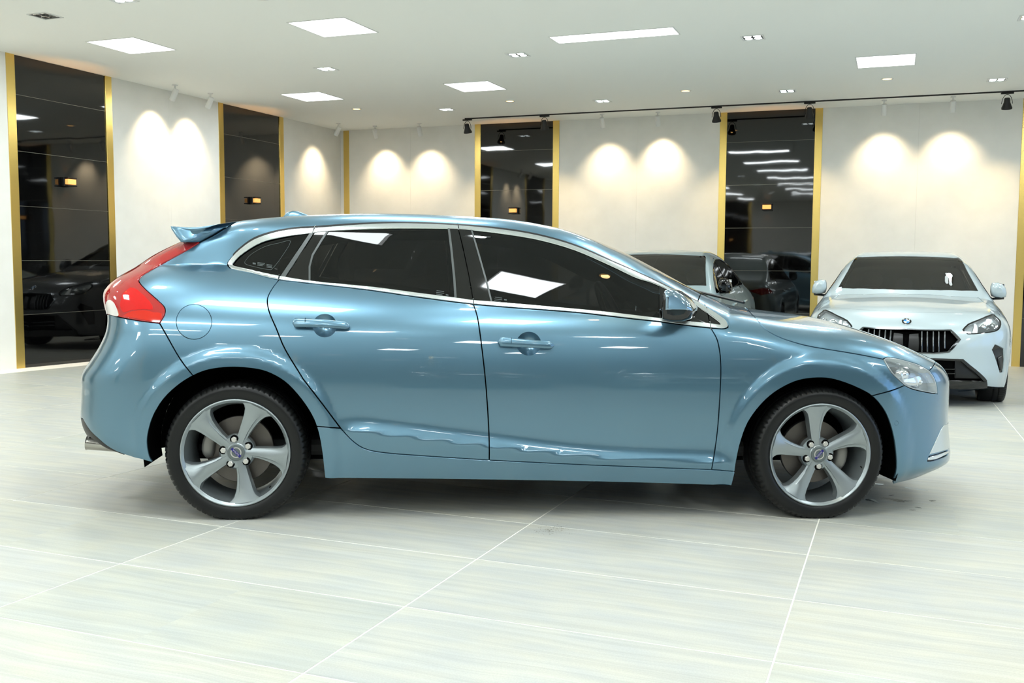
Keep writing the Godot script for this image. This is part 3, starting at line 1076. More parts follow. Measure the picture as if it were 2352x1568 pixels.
	static func join(list: Array) -> PackedVector2Array:
		var out := PackedVector2Array()
		for a in list:
			for q in a:
				if out.is_empty() or out[-1].distance_to(q) > 4e-4: out.append(q)
		while out.size() > 3 and out[0].distance_to(out[-1]) < 4e-4: out.remove_at(out.size() - 1)
		return out

	static func back(a: PackedVector2Array) -> PackedVector2Array:
		var b := a.duplicate()
		b.reverse()
		return b

	static func grown(a: PackedVector2Array, d: float) -> PackedVector2Array:
		var r := Geometry2D.offset_polygon(a, d, Geometry2D.JOIN_MITER)
		var best := PackedVector2Array()
		var area_ := 0.0
		for q in r:
			var ar := 0.0
			for i in q.size(): ar += q[i].cross(q[(i + 1) % q.size()])
			if absf(ar) > area_:
				area_ = absf(ar)
				best = q
		return best

	func crossings(loops: Array, v: float) -> Array:
		var xs := []
		for l in loops:
			var n: int = l.size()
			for i in n:
				var a: Vector2 = l[i]
				var b: Vector2 = l[(i + 1) % n]
				if (a.y > v) != (b.y > v): xs.append(a.x + (b.x - a.x) * (v - a.y) / (b.y - a.y))
		xs.sort()
		return xs

	func panel(poly: PackedVector2Array, holes := [], off := 0.0, depth := 0.010, uvs := false) -> Soup:
		var s := Soup.new()
		var loops := [poly] + holes
		var lo := poly[0]
		var hi := poly[0]
		for q in poly:
			lo = lo.min(q)
			hi = hi.max(q)
		var i0 := clampi(int((lo.x - s0) / ds), 0, ns - 2)
		var i1 := clampi(int((hi.x - s0) / ds), 0, ns - 2)
		var j0 := clampi(int((lo.y - v0) / dv), 0, nv - 2)
		var j1 := clampi(int((hi.y - v0) / dv), 0, nv - 2)
		var edge := {}
		for l in loops:
			var n: int = l.size()
			for k in n:
				var a: Vector2 = l[k]
				var b: Vector2 = l[(k + 1) % n]
				var m := int(ceil(a.distance_to(b) / (ds * 0.12))) + 1
				for t in m + 1:
					var q := a.lerp(b, float(t) / m)
					edge[Vector2i(int(floor((q.x - s0) / ds)), int(floor((q.y - v0) / dv)))] = true
		var at_ := {}
		var whole := func(i: int, j: int) -> int:
			var key := i * nv + j
			if not at_.has(key): at_[key] = s.vert(gp[key] + gn[key] * off, gn[key], Vector2(s0 + i * ds, v0 + j * dv))
			return at_[key]
		for j in range(j0, j1 + 1):
			var lines := []
			for l in loops: lines.append(crossings([l], v0 + (j + 0.5) * dv))
			for i in range(i0, i1 + 1):
				var key := Vector2i(i, j)
				if edge.has(key):
					var a := Vector2(s0 + i * ds, v0 + j * dv)
					var cell := PackedVector2Array([a, a + Vector2(ds, 0), a + Vector2(ds, dv), a + Vector2(0, dv)])
					var parts: Array = Geometry2D.intersect_polygons(cell, poly)
					for h in holes:
						var next := []
						for q in parts: next.append_array(Geometry2D.clip_polygons(q, h))
						parts = next
					for q in parts:
						if q.size() < 3 or Geometry2D.is_polygon_clockwise(q) != Geometry2D.is_polygon_clockwise(cell): continue
						var t := Geometry2D.triangulate_polygon(q)
						if t.is_empty(): continue
						var base := s.p.size()
						for e in q:
							var r := skin(e)
							s.vert(r[0] + r[1] * off, r[1], e)
						for k in range(0, t.size(), 3): s.tri(base + t[k], base + t[k + 1], base + t[k + 2])
				else:
					var x := s0 + (i + 0.5) * ds
					var inside := true
					for li in lines.size():
						var c := 0
						for e in lines[li]:
							if e < x: c += 1
							else: break
						if (c % 2 == 1) != (li == 0):
							inside = false
							break
					if inside: s.quad(whole.call(i, j), whole.call(i + 1, j), whole.call(i + 1, j + 1), whole.call(i, j + 1))
		if depth > 0.0:
			for li in loops.size():
				var l: PackedVector2Array = loops[li]
				var n := l.size()
				for k in n:
					var a: Vector2 = l[k]
					var b: Vector2 = l[(k + 1) % n]
					if a.distance_to(b) < 1e-6: continue
					var ra := skin(a)
					var rb := skin(b)
					var ta: Vector3 = rb[0] - ra[0]
					if ta.length() < 1e-6: continue
					# which way is out: compare in the plane of the grid
					var side2 := Vector2((b - a).y, -(b - a).x).normalized()
					var test := skin((a + b) * 0.5 + side2 * 0.002)
					var away: Vector3 = (test[0] - (ra[0] + rb[0]) * 0.5)
					var is_out: bool = not Geometry2D.is_point_in_polygon((a + b) * 0.5 + side2 * 0.0006, l)
					if li > 0: is_out = not is_out
					var oa: Vector3 = away - (ra[1] as Vector3) * away.dot(ra[1])
					if oa.length() < 1e-9: continue
					oa = oa.normalized() * (1.0 if is_out else -1.0)
					var na: Vector3 = ra[1]
					var nb: Vector3 = rb[1]
					var p0: Vector3 = ra[0] + na * off
					var p1: Vector3 = rb[0] + nb * off
					var q0 := s.vert(p0, (oa + na).normalized())
					var q1 := s.vert(p1, (oa + nb).normalized())
					var q2 := s.vert(p1 - nb * depth, oa)
					var q3 := s.vert(p0 - na * depth, oa)
					s.quad(q0, q1, q2, q3)
		return s

	func ellipse(u: float, v: float, ru: float, rv: float, n := 28) -> PackedVector2Array:
		# a closed curve traced on the skin from a pixel ellipse
		var out := PackedVector2Array()
		for k in n:
			var t := TAU * k / n
			out.append(prm(hit(u + ru * cos(t), v + rv * sin(t))))
		return out

func both(car: Node, called: String, s: Soup, m: Material) -> MeshInstance3D:
	# a panel and its twin on the other side
	var o := put(car, called, s.done(), m)
	put(car, called, s.mirrored().done(), m)
	return o

func across(car: Node, called: String, s: Soup, m: Material) -> MeshInstance3D:
	# a panel that runs over the middle of the car: both halves in one mesh
	var t := s.mirrored()
	var base := s.p.size()
	s.p.append_array(t.p)
	s.n.append_array(t.n)
	s.uv.append_array(t.uv)
	for i in t.idx: s.idx.append(i + base)
	return put(car, called, s.done(), m)

# ---------------------------------------------------------------- the blue hatchback
func build_hatchback() -> void:
	var car := thing("hatchback_car", "metallic blue five-door hatchback with chrome window line standing side-on", "car", Transform3D(Basis(Vector3.UP, deg_to_rad(25.60233)), Vector3(5.88104, 0, 10.64922)))
	var b := Body.new()
	b.frame = car.transform
	b.cam = CAM
	b.tables({
		"wp": [[-0.9, 0.8], [-0.6, 0.855], [-0.3, 0.878], [0.1, 0.888], [0.6, 0.8915], [1.5, 0.8915], [2.2, 0.889], [2.65, 0.885], [3.0, 0.872], [3.3, 0.845], [3.6, 0.8]],
		"yb": [[-0.9, 1.1], [-0.3, 1.12], [-0.05, 1.12], [0.056, 1.09], [0.176, 1.062], [0.39, 1.041], [0.586, 1.021], [0.784, 0.995], [1.039, 0.966], [1.278, 0.949], [1.504, 0.937], [1.729, 0.914], [1.9, 0.901], [2.129, 0.876], [2.22, 0.875], [2.3, 0.91], [2.4, 1.0], [2.6, 1.2], [3.6, 1.3]],
		"yc": [[-0.9, 1.2], [-0.6, 1.28], [-0.3, 1.32], [-0.1, 1.3447], [0.1, 1.3683], [0.27, 1.3813], [0.48, 1.3934], [0.77, 1.3973], [1.05, 1.391], [1.25, 1.3824], [1.4, 1.3643], [1.55, 1.3362], [1.7, 1.2917], [1.85, 1.2329], [2.0, 1.1612], [2.2, 1.0611], [2.4, 0.9702], [2.6, 0.89], [3.0, 0.6]],
		"hc": [[2.0, 1.0], [2.3, 0.985], [2.48, 0.9571], [2.64, 0.9362], [2.8, 0.9202], [2.93, 0.8968], [3.06, 0.8591], [3.19, 0.8153], [3.32, 0.7741], [3.43, 0.744], [3.54, 0.6869], [3.7, 0.58]],
		"xn": [[0, 3.1], [0.08, 3.2], [0.12, 3.3407], [0.17, 3.4724], [0.21, 3.5566], [0.25, 3.5696], [0.29, 3.5636], [0.4, 3.5501], [0.5, 3.5517], [0.57, 3.5612], [0.65, 3.5834], [0.7, 3.5804], [0.76, 3.52], [0.85, 3.45], [1.5, 3.2]],
		"xr": [[0, -0.4], [0.15, -0.45], [0.2, -0.54], [0.25, -0.655], [0.3, -0.735], [0.37, -0.7856], [0.41, -0.7957], [0.5, -0.7932], [0.56, -0.7906], [0.62, -0.7884], [0.68, -0.7502], [0.75, -0.708], [0.82, -0.6801], [0.9, -0.6803], [0.94, -0.6943], [1.0, -0.6975], [1.05, -0.6578], [1.1, -0.5869], [1.16, -0.5143], [1.24, -0.3936], [1.3, -0.3], [1.36, -0.27], [1.5, -0.2]],
		"crease": [[-1, 0.52], [0.499, 0.404], [1.116, 0.335], [1.566, 0.287], [2.224, 0.261], [4, 0.22]],
	})
	b.sample_skin()
	# seams, traced on the photograph and laid on the skin
	var belt := b.seam([[522, 607], [526, 613], [535, 618.2], [578, 627.1], [641, 642.4], [753, 655.2], [855, 667.2], [957, 682], [1087.5, 698.7], [1208, 708.7], [1320.6, 717.1], [1433, 729.7], [1517, 739], [1585, 748], [1632.6, 753], [1660, 754.8], [1671, 752]])
	var rail := b.seam([[522, 607], [526, 597.8], [547.6, 574.8], [583.3, 549.3], [629.2, 533.5], [680.2, 525], [728, 522.3], [829.6, 514.9], [931.7, 512.3], [1051.4, 517], [1152.2, 526.3], [1236.4, 540.3], [1320.6, 564.2], [1404.8, 600], [1489, 637.5], [1541, 662.5], [1568, 676], [1602, 693], [1619, 703], [1644.6, 719], [1665.8, 734.4], [1672.6, 747], [1671, 752]])
	var opening := Body.join([
		b.seam([[533.5, 606.7], [552.7, 585], [598.6, 556.9], [654.7, 542.9], [710.8, 535.3], [753, 530], [855, 525], [931.7, 523.5], [1028.7, 524.5], [1082, 528], [1152, 536], [1236.4, 550], [1320.6, 574], [1404.8, 610.5], [1461, 637], [1500, 649], [1541, 669], [1568, 684], [1594, 698], [1610, 709], [1630, 722], [1650, 737], [1657, 744.5]]),
		b.seam([[1653, 746.5], [1626, 742.5], [1585, 738.5], [1517, 731], [1433, 721], [1376.7, 714.5], [1236.4, 702], [1129.8, 693], [1084.8, 689.5], [1044, 683.5], [957, 672.5], [855, 659], [722.5, 646.5], [648.5, 635], [588.4, 623], [545, 613.5], [536, 611]])])
	var b_line := b.seam([[1087.5, 698.7], [1097.5, 732.6], [1107.3, 802.7], [1115.0, 873], [1120.7, 948.4], [1123.7, 1013.5], [1123.7, 1056.8]])
	var door_low_rear := b.seam([[1123.7, 1056.8], [960.2, 1046], [882.1, 1039.5], [838.8, 1030.8], [808.4, 1011.3], [782.4, 983.1]])
	var door_rear := b.seam([[782.4, 983.1], [743.4, 931], [700, 874.7], [690.4, 860], [654.7, 801.8], [634.3, 753.4], [619, 717.7], [613.9, 692.1], [617.7, 675.6], [629.2, 656.4], [641, 642.4]])
	var door_low_front := b.seam([[1123.7, 1056.8], [1350.5, 1067.7], [1634.6, 1078.5]])
	var door_front := b.seam([[1634.6, 1078.5], [1642, 1035.1], [1649.7, 970.1], [1655, 883.4], [1656, 850], [1654.5, 816.7], [1647.5, 780.3], [1632.6, 753]])
	var arch_rear := b.seam([[353.5, 1063], [344, 1046.4], [339.3, 1014.2], [344, 982], [357.5, 944.6], [378.9, 912.5], [411, 883], [443.2, 862.9], [478, 849.5], [526.2, 843.4], [571.7, 845.5], [611.9, 853.6], [652, 875], [684.2, 907.1], [711, 944.6], [727, 979.4], [737.8, 1027.6], [745.8, 1098]])
	var arch_front := b.seam([[1687, 1090], [1692, 1056], [1701, 1016], [1717.8, 970.8], [1745.9, 931.5], [1779.6, 900.7], [1824.5, 876.8], [1866.6, 868.4], [1908.6, 869.8], [1950.7, 882.4], [1987.2, 899], [2002.6, 909], [2021.6, 928.4], [2038.4, 955.7], [2051, 993.6], [2057.3, 1031.5], [2059.4, 1075.7], [2051, 1111.5]])
	var sub := 4
	var cut := func(a: PackedVector2Array, k0: int, k1: int) -> PackedVector2Array:
		return a.slice(k0 * sub, k1 * sub + 1)
	var hood_line := b.seam([[1711.4, 704.6], [1734.9, 729.9], [1760.2, 757], [1789.1, 773.2], [1825.3, 785.9], [1861.4, 794.9], [1915.6, 804], [1969.8, 813], [2029, 824.5]])
	var lamp_top := b.seam([[2029, 824.5], [2038.4, 820.4], [2059.4, 823], [2084.7, 829.5], [2107.8, 836.8], [2126.8, 846.3], [2135, 851]])
	var lamp_right := b.seam([[2135, 851], [2140, 858], [2146.8, 869.4], [2152, 888.4], [2153, 904]])
	var lamp_low := b.seam([[2153, 904], [2137.3, 902], [2116.3, 897.9], [2095.2, 892.6], [2078.4, 885]])
	var lamp_rear := b.seam([[2078.4, 885], [2063.7, 871.5], [2048.9, 856.8], [2037.3, 840], [2029, 824.5]])
	var bumper_seam := b.seam([[2078.4, 885], [2048.9, 896.4], [2002.6, 909]])
	var hood_front := Body.join([b.seam([[2135, 851], [2143, 842], [2149.5, 830.5]]), b.pts([[3.50, 0.725, 0.30], [3.54, 0.725, 0.0]])])
	var pillar_edge := b.seam([[1332, 538.5], [1377, 557], [1433, 583], [1489, 612], [1545, 643], [1587, 664], [1609.3, 675.5]])
	var pillar_cut := b.seam([[1609.3, 675.5], [1602, 693]])
	var tail_right := b.seam([[459.5, 556.4], [425, 577.3], [374, 605.4], [333.3, 628.4], [319.2, 641.1], [320.5, 650], [335.8, 666.6], [358.8, 687], [374, 701], [379.2, 711.3], [376.6, 725.3], [366.4, 741.9]])
	var tail_low := b.seam([[366.4, 741.9], [323, 736.8], [279.7, 729.1], [248, 721]])
	var tail_back := b.pts([[-0.69, 0.885, 0.46], [-0.70, 0.95, 0.44], [-0.66, 1.03, 0.42], [-0.56, 1.09, 0.42], [-0.47, 1.16, 0.42], [-0.34, 1.235, 0.42]])
	var bumper_rear_seam := b.seam([[366.4, 741.9], [381.7, 768.7], [412.3, 822.2], [443.2, 862.9]])
	var spoiler_seam := Body.join([b.pts([[-0.06, 1.35, 0.0], [-0.06, 1.348, 0.2]]), b.seam([[545, 508.5], [520, 523], [490, 541], [459.5, 556.4]])])
	var rocker_low := b.seam([[745.8, 1098], [960, 1100], [1177, 1103], [1437, 1108], [1681, 1115.4]])
	var rocker_end := b.seam([[1681, 1115.4], [1687, 1090], [1688.8, 1083]])
	var cowl := b.pts([[2.40, 0.975, 0.0], [2.39, 0.972, 0.3], [2.34, 0.965, 0.55]])
	var cowl_edge := b.seam([[1609.3, 675.5], [1630, 683], [1657, 694], [1690, 702], [1711.4, 704.6]])
	var g := 0.0029
	# arches as closed shapes (to be cut out of the inner shell)
	var arch_rear_hole := Body.join([arch_rear, b.pts([[0.37, -0.1, 0.8], [-0.37, -0.1, 0.8]])])
	var arch_front_hole := Body.join([arch_front, b.pts([[3.0, -0.1, 0.8], [2.27, -0.1, 0.8]])])
	# --- shell: roof, pillars and rear quarters in one pressing
	var shell := Body.join([Body.back(pillar_cut), Body.back(pillar_edge), b.pts([[1.49, 1.345, 0.22], [1.46, 1.352, 0.0], [0.6, 1.39, 0.0], [-0.06, 1.35, 0.0]]), spoiler_seam, tail_right, bumper_rear_seam, cut.call(arch_rear, 7, 15), b.seam([[727, 979.4], [782.4, 983.1]]), door_rear, Body.back(cut.call(belt, 0, 4)), cut.call(rail, 0, 17)])
	var fuel := b.ellipse(445.5, 738.8, 41, 40.3, 40)
	across(car, "roof_and_quarter_shell", b.panel(Body.grown(shell, -g), [Body.grown(fuel, 0.0012)], 0.0, 0.012), M.paint_blue)
	both(car, "fuel_flap", b.panel(Body.grown(fuel, -0.0016), [], -0.0006, 0.008), M.paint_blue)
	# --- doors
	var rear_door := Body.join([cut.call(belt, 4, 8), b_line, door_low_rear, door_rear])
	var front_door := Body.join([cut.call(belt, 8, 14), Body.back(door_front), Body.back(door_low_front), Body.back(b_line)])
	var dishes := []
	for e in [["rear_door", rear_door, 746.0, 747.5, 28.0, 27.0, 673.0, 805.0, 744.5, 752.0], ["front_door", front_door, 1214.5, 789.0, 28.5, 27.5, 1143.5, 1272.0, 786.0, 794.5]]:
		var dish := b.ellipse(e[2], e[3], e[4], e[5], 30)
		dishes.append(Body.grown(dish, 0.002))
		var d := both(car, e[0], b.panel(Body.grown(e[1], -g), [dish], 0.0, 0.012), M.paint_blue)
		var twin: Node = car.get_child(car.get_child_count() - 1)
		# the dished hollow behind the handle, and the handle
		var ds := Soup.new()
		var c0 := b.skin(b.prm(b.hit(e[2], e[3])))
		var rings := 6
		for k in rings + 1:
			var t := float(k) / rings
			for q in dish:
				var r := b.skin(q)
				var pos: Vector3 = (r[0] as Vector3).lerp(c0[0], t) - c0[1] * 0.022 * sqrt(1.0 - (1.0 - t) * (1.0 - t))
				ds.vert(pos, (c0[1] as Vector3 + (c0[0] - r[0]).normalized() * (1.0 - t) * 1.6).normalized())
		for k in rings:
			for q in dish.size():
				var q1 := (q + 1) % dish.size()
				ds.quad(k * dish.size() + q, k * dish.size() + q1, (k + 1) * dish.size() + q1, (k + 1) * dish.size() + q)
		put(d, "handle_recess", ds.done(), M.paint_blue)
		put(twin, "handle_recess", ds.mirrored().done(), M.paint_blue)
		var sec := []
		var gap_at := 0.23
		for k in 25:
			var t := k / 24.0
			var r := b.skin(b.prm(b.hit(lerpf(e[6], e[7], t), lerpf(e[8], e[9], t))))
			var lift := pow(sin(PI * clampf(0.10 + t * 0.82, 0.0, 1.0)), 0.5)
			var out: float = 0.004 + 0.030 * lift
			var tip := minf(minf(t / 0.06, (1.0 - t) / 0.10), 1.0)
			var round_: float = sqrt(1.0 - (1.0 - tip) * (1.0 - tip)) * 0.9 + 0.1
			var hh: float = lerpf(0.0215, 0.0165, t) * round_
			var th: float = 0.011 * round_
			var up: Vector3 = (Vector3.UP - r[1] * r[1].y).normalized()
			var ring := []
			for m in 16:
				var a := TAU * m / 16.0
				ring.append(r[0] + r[1] * (out + th * signf(sin(a)) * pow(absf(sin(a)), 0.75)) + up * (hh * signf(cos(a)) * pow(absf(cos(a)), 0.75)))
			sec.append(ring)
		var grip := loft(sec)
		put(d, "door_handle", grip, M.paint_blue)
		var cutline := []
		var ra := b.skin(b.prm(b.hit(lerpf(e[6], e[7], gap_at), lerpf(e[8], e[9], gap_at))))
		for m in 17:
			var a := TAU * m / 16.0
			cutline.append(ra[0] + ra[1] * (0.0305 + 0.0112 * signf(sin(a)) * pow(absf(sin(a)), 0.75)) + Vector3.UP * 0.0206 * signf(cos(a)) * pow(absf(cos(a)), 0.75))
		var cs := Soup.new()
		tube_into(cs, cutline, 0.0011, 5, false)
		put(d, "handle_gap", cs.done(), M.liner)
	# --- front wing, bonnet, windscreen
	var wing := Body.join([Body.back(cowl_edge), pillar_cut, cut.call(rail, 17, 22), Body.back(cut.call(belt, 14, 16)), Body.back(door_front), b.seam([[1634.6, 1078.5], [1688.8, 1083]]), cut.call(arch_front, 0, 11), Body.back(bumper_seam), lamp_rear, Body.back(hood_line)])
	both(car, "front_wing", b.panel(Body.grown(wing, -g), [], 0.0, 0.012), M.paint_blue)
	var hood := Body.join([hood_line, lamp_top, hood_front, PackedVector2Array([Vector2(b.s0 + b.ds * (b.ns - 1), b.v0 + b.dv * (b.nv - 1))]), b.pts([[2.6, 0.94, 0.0], [2.44, 0.96, 0.0], [2.44, 0.958, 0.3], [2.40, 0.955, 0.55]])])
	across(car, "bonnet", b.panel(Body.grown(hood, -g), [], 0.0, 0.012), M.paint_blue)
	var shield := Body.join([pillar_edge, cowl_edge.slice(0, 5), Body.back(cowl), b.pts([[2.0, 1.16, 0.0], [1.46, 1.352, 0.0], [1.49, 1.345, 0.22]])])
	across(car, "windscreen", b.panel(Body.grown(shield, -0.004), [], -0.003, 0.006), M.screen)
	# --- bumpers and sills
	var front_bumper := Body.join([Body.back(bumper_seam), Body.back(lamp_low), Body.back(lamp_right), hood_front, b.pts([[3.55, 0.5, 0.0], [3.56, 0.25, 0.0], [3.44, 0.155, 0.0], [3.42, 0.15, 0.30]]), b.seam([[2147, 1080], [2105, 1097], [2051, 1111.5]]), Body.back(cut.call(arch_front, 11, 17))])
	# bumper_seam runs from the lamp to the arch, so it is walked backwards from the arch
	var fog := Body.join([b.seam([[2129.5, 1060.5], [2133, 1047.5], [2152, 1041.5], [2176, 1033]]), b.seam([[2176, 1033], [2177, 1045], [2150, 1058], [2129.5, 1060.5]])])
	var sensor := b.ellipse(2058.8, 971.3, 5.0, 5.6, 16)
	across(car, "front_bumper", b.panel(Body.grown(front_bumper, -g), [fog, sensor], 0.0, 0.012), M.paint_blue)
	both(car, "parking_sensor", b.panel(Body.grown(sensor, -0.0012), [], -0.0008, 0.005), M.paint_blue)
	both(car, "fog_slot", b.panel(Body.grown(fog, -0.0005), [], -0.012, 0.0), M.gloss_black)
	both(car, "fog_blade", b.panel(b.seam([[2132, 1056], [2136, 1049.5], [2155, 1044], [2175, 1036], [2175.5, 1041], [2150, 1053], [2132, 1056]]), [], 0.003, 0.012), M.chrome)
	both(car, "lower_grille_cheek", b.panel(Body.join([b.seam([[2179, 972], [2166, 979], [2156.2, 997.8], [2145, 1022], [2135.2, 1042]]), b.seam([[2135.2, 1042], [2155, 1037.5], [2177, 1030]]), b.pts([[3.50, 0.30, 0.40], [3.50, 0.40, 0.42]])]), [], 0.002, 0.006), M.satin_chrome)
	across(car, "grille", b.panel(b.pts([[3.6, 0.66, 0.0], [3.55, 0.66, 0.34], [3.52, 0.56, 0.40], [3.52, 0.44, 0.30], [3.6, 0.43, 0.0]]), [], 0.003, 0.008), M.gloss_black)
	var bars := Soup.new()
	for k in 6:
		var row := []
		for m in 9:
			var r := b.skin(b.prm(Vector3(3.55, 0.46 + 0.034 * k, 0.34 - 0.085 * m if m <= 4 else 0.0)))
			row.append(r[0] + r[1] * 0.006)
		var full := []
		for m in 5: full.append(row[m])
		for m in range(3, -1, -1): full.append(Vector3(row[m].x, row[m].y, -row[m].z))
		tube_into(bars, full, 0.004, 6)
	put(car, "grille_bars", bars.done(), M.chrome)
	var rear_bumper := Body.join([bumper_rear_seam, Body.back(cut.call(arch_rear, 0, 7)), b.seam([[353.5, 1063], [285, 1043.5], [250, 1027], [223.6, 1005.5], [204.8, 986.5], [190, 962]]), b.pts([[-0.80, 0.42, 0.30], [-0.80, 0.42, 0.0], [-0.79, 0.66, 0.0], [-0.76, 0.67, 0.45], [-0.69, 0.80, 0.50], [-0.69, 0.885, 0.46]]), Body.back(tail_low)])
	across(car, "rear_bumper", b.panel(Body.grown(rear_bumper, -g), [], 0.0, 0.012), M.paint_blue)
	var diffuser := Body.join([b.seam([[285, 1043.5], [250, 1027], [223.6, 1005.5], [204.8, 986.5], [190, 962]]), b.pts([[-0.80, 0.42, 0.30], [-0.80, 0.42, 0.0], [-0.70, 0.30, 0.0], [-0.70, 0.30, 0.35]]), b.seam([[206, 1003], [240, 1027], [285, 1044.5]])])
	across(car, "diffuser", b.panel(diffuser, [], -0.001, 0.012), M.satin_black)
	var rocker := Body.join([b.seam([[727, 979.4], [782.4, 983.1]]), Body.back(door_low_rear), door_low_front, b.seam([[1634.6, 1078.5], [1688.8, 1083]]), Body.back(rocker_end), Body.back(rocker_low), Body.back(cut.call(arch_rear, 15, 17))])
	both(car, "sill", b.panel(Body.grown(rocker, -g), [], 0.0, 0.03), M.paint_blue)
	# --- tailgate with its glass
	var gate_low := b.pts([[-0.69, 0.885, 0.46], [-0.69, 0.80, 0.50], [-0.76, 0.67, 0.45], [-0.79, 0.66, 0.0], [-0.70, 0.98, 0.0], [-0.70, 0.97, 0.3], [-0.69, 0.95, 0.44]])
	across(car, "tailgate", b.panel(Body.grown(gate_low, -g), [], 0.0, 0.012), M.paint_blue)
	var gate_glass := b.pts([[-0.69, 0.97, 0.44], [-0.66, 1.03, 0.42], [-0.56, 1.09, 0.42], [-0.47, 1.16, 0.42], [-0.34, 1.235, 0.42], [-0.36, 1.25, 0.2], [-0.37, 1.255, 0.0], [-0.70, 0.985, 0.0], [-0.70, 0.985, 0.3]])
	across(car, "tailgate_glass", b.panel(Body.grown(gate_glass, -0.002), [], 0.0, 0.01), M.gloss_black)
	# --- tail lamps
	var tail := Body.join([tail_right, tail_low, tail_back, b.seam([[415, 556.6], [459.5, 556.4]])])
	both(car, "tail_lamp", b.panel(Body.grown(tail, -0.0015), [], 0.004, 0.014), M.red_lens)
	both(car, "reversing_lens", b.panel(b.seam([[248, 720], [245, 700], [250, 690], [258, 691], [266.9, 702.3], [273, 726], [248, 720]]), [], 0.0052, 0.004), M.white_lens)
	both(car, "indicator_lens", b.panel(b.seam([[284, 726], [302.7, 716], [333.3, 713.5], [353.7, 718], [372, 721], [365, 738.5], [323, 733.5], [284, 726]], 2), [], 0.0052, 0.003), M.orange_lens)
	both(car, "brake_lens", b.panel(b.seam([[283, 676], [300, 662], [318, 668], [345, 694], [352, 711], [333, 711], [302, 713], [285, 718], [277, 700], [283, 676]], 2), [], 0.0052, 0.003), M.red_bright)
	# --- side glass, chrome ring, pillars
	var ring := Body.join([rail, Body.back(belt)])
	var slits := []
	for e in [[[724, 518], [726.5, 518], [718, 538], [715.5, 538]], [[641, 630], [643.5, 630.5], [640, 646], [637.5, 645.5]], [[1050.5, 512], [1052.3, 512], [1055, 530], [1053, 530]], [[1085.5, 686], [1087.5, 686], [1089, 703], [1087, 703]], [[1618, 698], [1620, 699], [1627, 722], [1625, 721]], [[1629, 738], [1631, 738], [1633.5, 757], [1631.5, 757]]]:
		slits.append(b.seam(e, 1))
	both(car, "chrome_window_trim", b.panel(Body.grown(ring, -0.0035), [opening] + slits, 0.0035, 0.012), M.satin_chrome)
	var up_rail := rail.slice(6, 70)
	for i in up_rail.size(): up_rail[i] += Vector2(0.0, 0.0085)
	both(car, "window_gasket", b.panel(Body.join([up_rail, Body.back(rail.slice(6, 70))]), [], 0.0012, 0.004), M.satin_black)
	for e in [["quarter_glass", [[537, 606.7], [555, 587], [599.5, 560], [655, 546], [706, 538.5], [690, 562], [665, 600], [650, 625], [643, 631], [620, 628.5], [588.4, 620.5], [548, 611], [537, 606.7]], M.tint, -0.004, 3],
			["glass_divider", [[711.5, 535.6], [721, 534.2], [655, 636.4], [645, 633.6]], M.gasket, 0.002, 1],
			["pillar_panel", [[724, 533.7], [750, 530.7], [735, 553], [716, 585], [709, 612], [709, 644], [657.5, 636.6]], M.gloss_black, 0.0, 1],
			["glass_seal", [[750, 530.7], [755, 530.2], [740, 553], [720, 586], [713, 612], [713, 645], [709, 644.5], [709, 612], [716, 585], [735, 553]], M.gasket, 0.002, 1],
			["door_glass", [[755, 530.2], [855, 525.2], [931.7, 523.7], [1028, 524.5], [1034, 570], [1041, 640], [1043, 683], [957, 672.3], [855, 658.8], [722.5, 646.2], [713, 644.8], [713, 612], [720, 586], [740, 553]], M.tint, -0.003, 1],
			["glass_seal", [[1028.5, 524.6], [1033, 524.8], [1039, 570], [1046, 640], [1049, 684], [1043.5, 683.2], [1041, 640], [1034, 570]], M.gasket, 0.002, 1],
			["pillar_panel", [[1033, 524.8], [1051.3, 525.5], [1060.4, 560], [1075.4, 630], [1085.4, 689], [1049, 684.2], [1046, 640], [1039, 570]], M.gloss_black, 0.0, 1],
			["pillar_panel", [[1053.4, 525.6], [1081, 528], [1098, 585], [1115, 645], [1127, 692.7], [1087.8, 689.5], [1077.6, 630], [1062.6, 560]], M.gloss_black, 0.0, 1],
			["glass_seal", [[1081, 528], [1085, 528.4], [1102, 585], [1119, 645], [1131, 693], [1127, 692.7], [1115, 645], [1098, 585]], M.gasket, 0.002, 1],
			["door_glass", [[1085, 528.4], [1152, 536.2], [1236.4, 550.2], [1320.6, 574.2], [1404.8, 610.7], [1461, 637.2], [1513, 656], [1514, 730.6], [1433, 720.8], [1376.7, 714.3], [1236.4, 701.8], [1131, 693], [1119, 645], [1102, 585]], M.tint, -0.003, 1],
			["mirror_sail", [[1513.6, 656.2], [1541, 669.4], [1568, 684.4], [1594, 698.4], [1610, 709.4], [1624.5, 719], [1629, 742.4], [1585, 738.2], [1514.6, 730.7]], M.gloss_black, -0.001, 1],
			["corner_glass", [[1627.5, 721.4], [1650, 737.4], [1656.6, 744.4], [1653, 746.2], [1632.4, 743]], M.gloss_black, -0.003, 1]]:
		both(car, e[0], b.panel(Body.join([b.seam(e[1], e[4])]), [], e[3], 0.008), e[2])
	# printed border line and etched marks on the quarter glass and door glass
	var q_line := Body.join([b.seam([[561, 601], [575, 584], [606, 566], [640, 557], [668, 553], [645, 592], [626, 616], [619, 619], [600, 616], [566, 607.5], [561, 601]], 3)])
	both(car, "printed_line", b.panel(q_line, [Body.grown(q_line, -0.0016)], -0.0025, 0.0), M.print_grey)
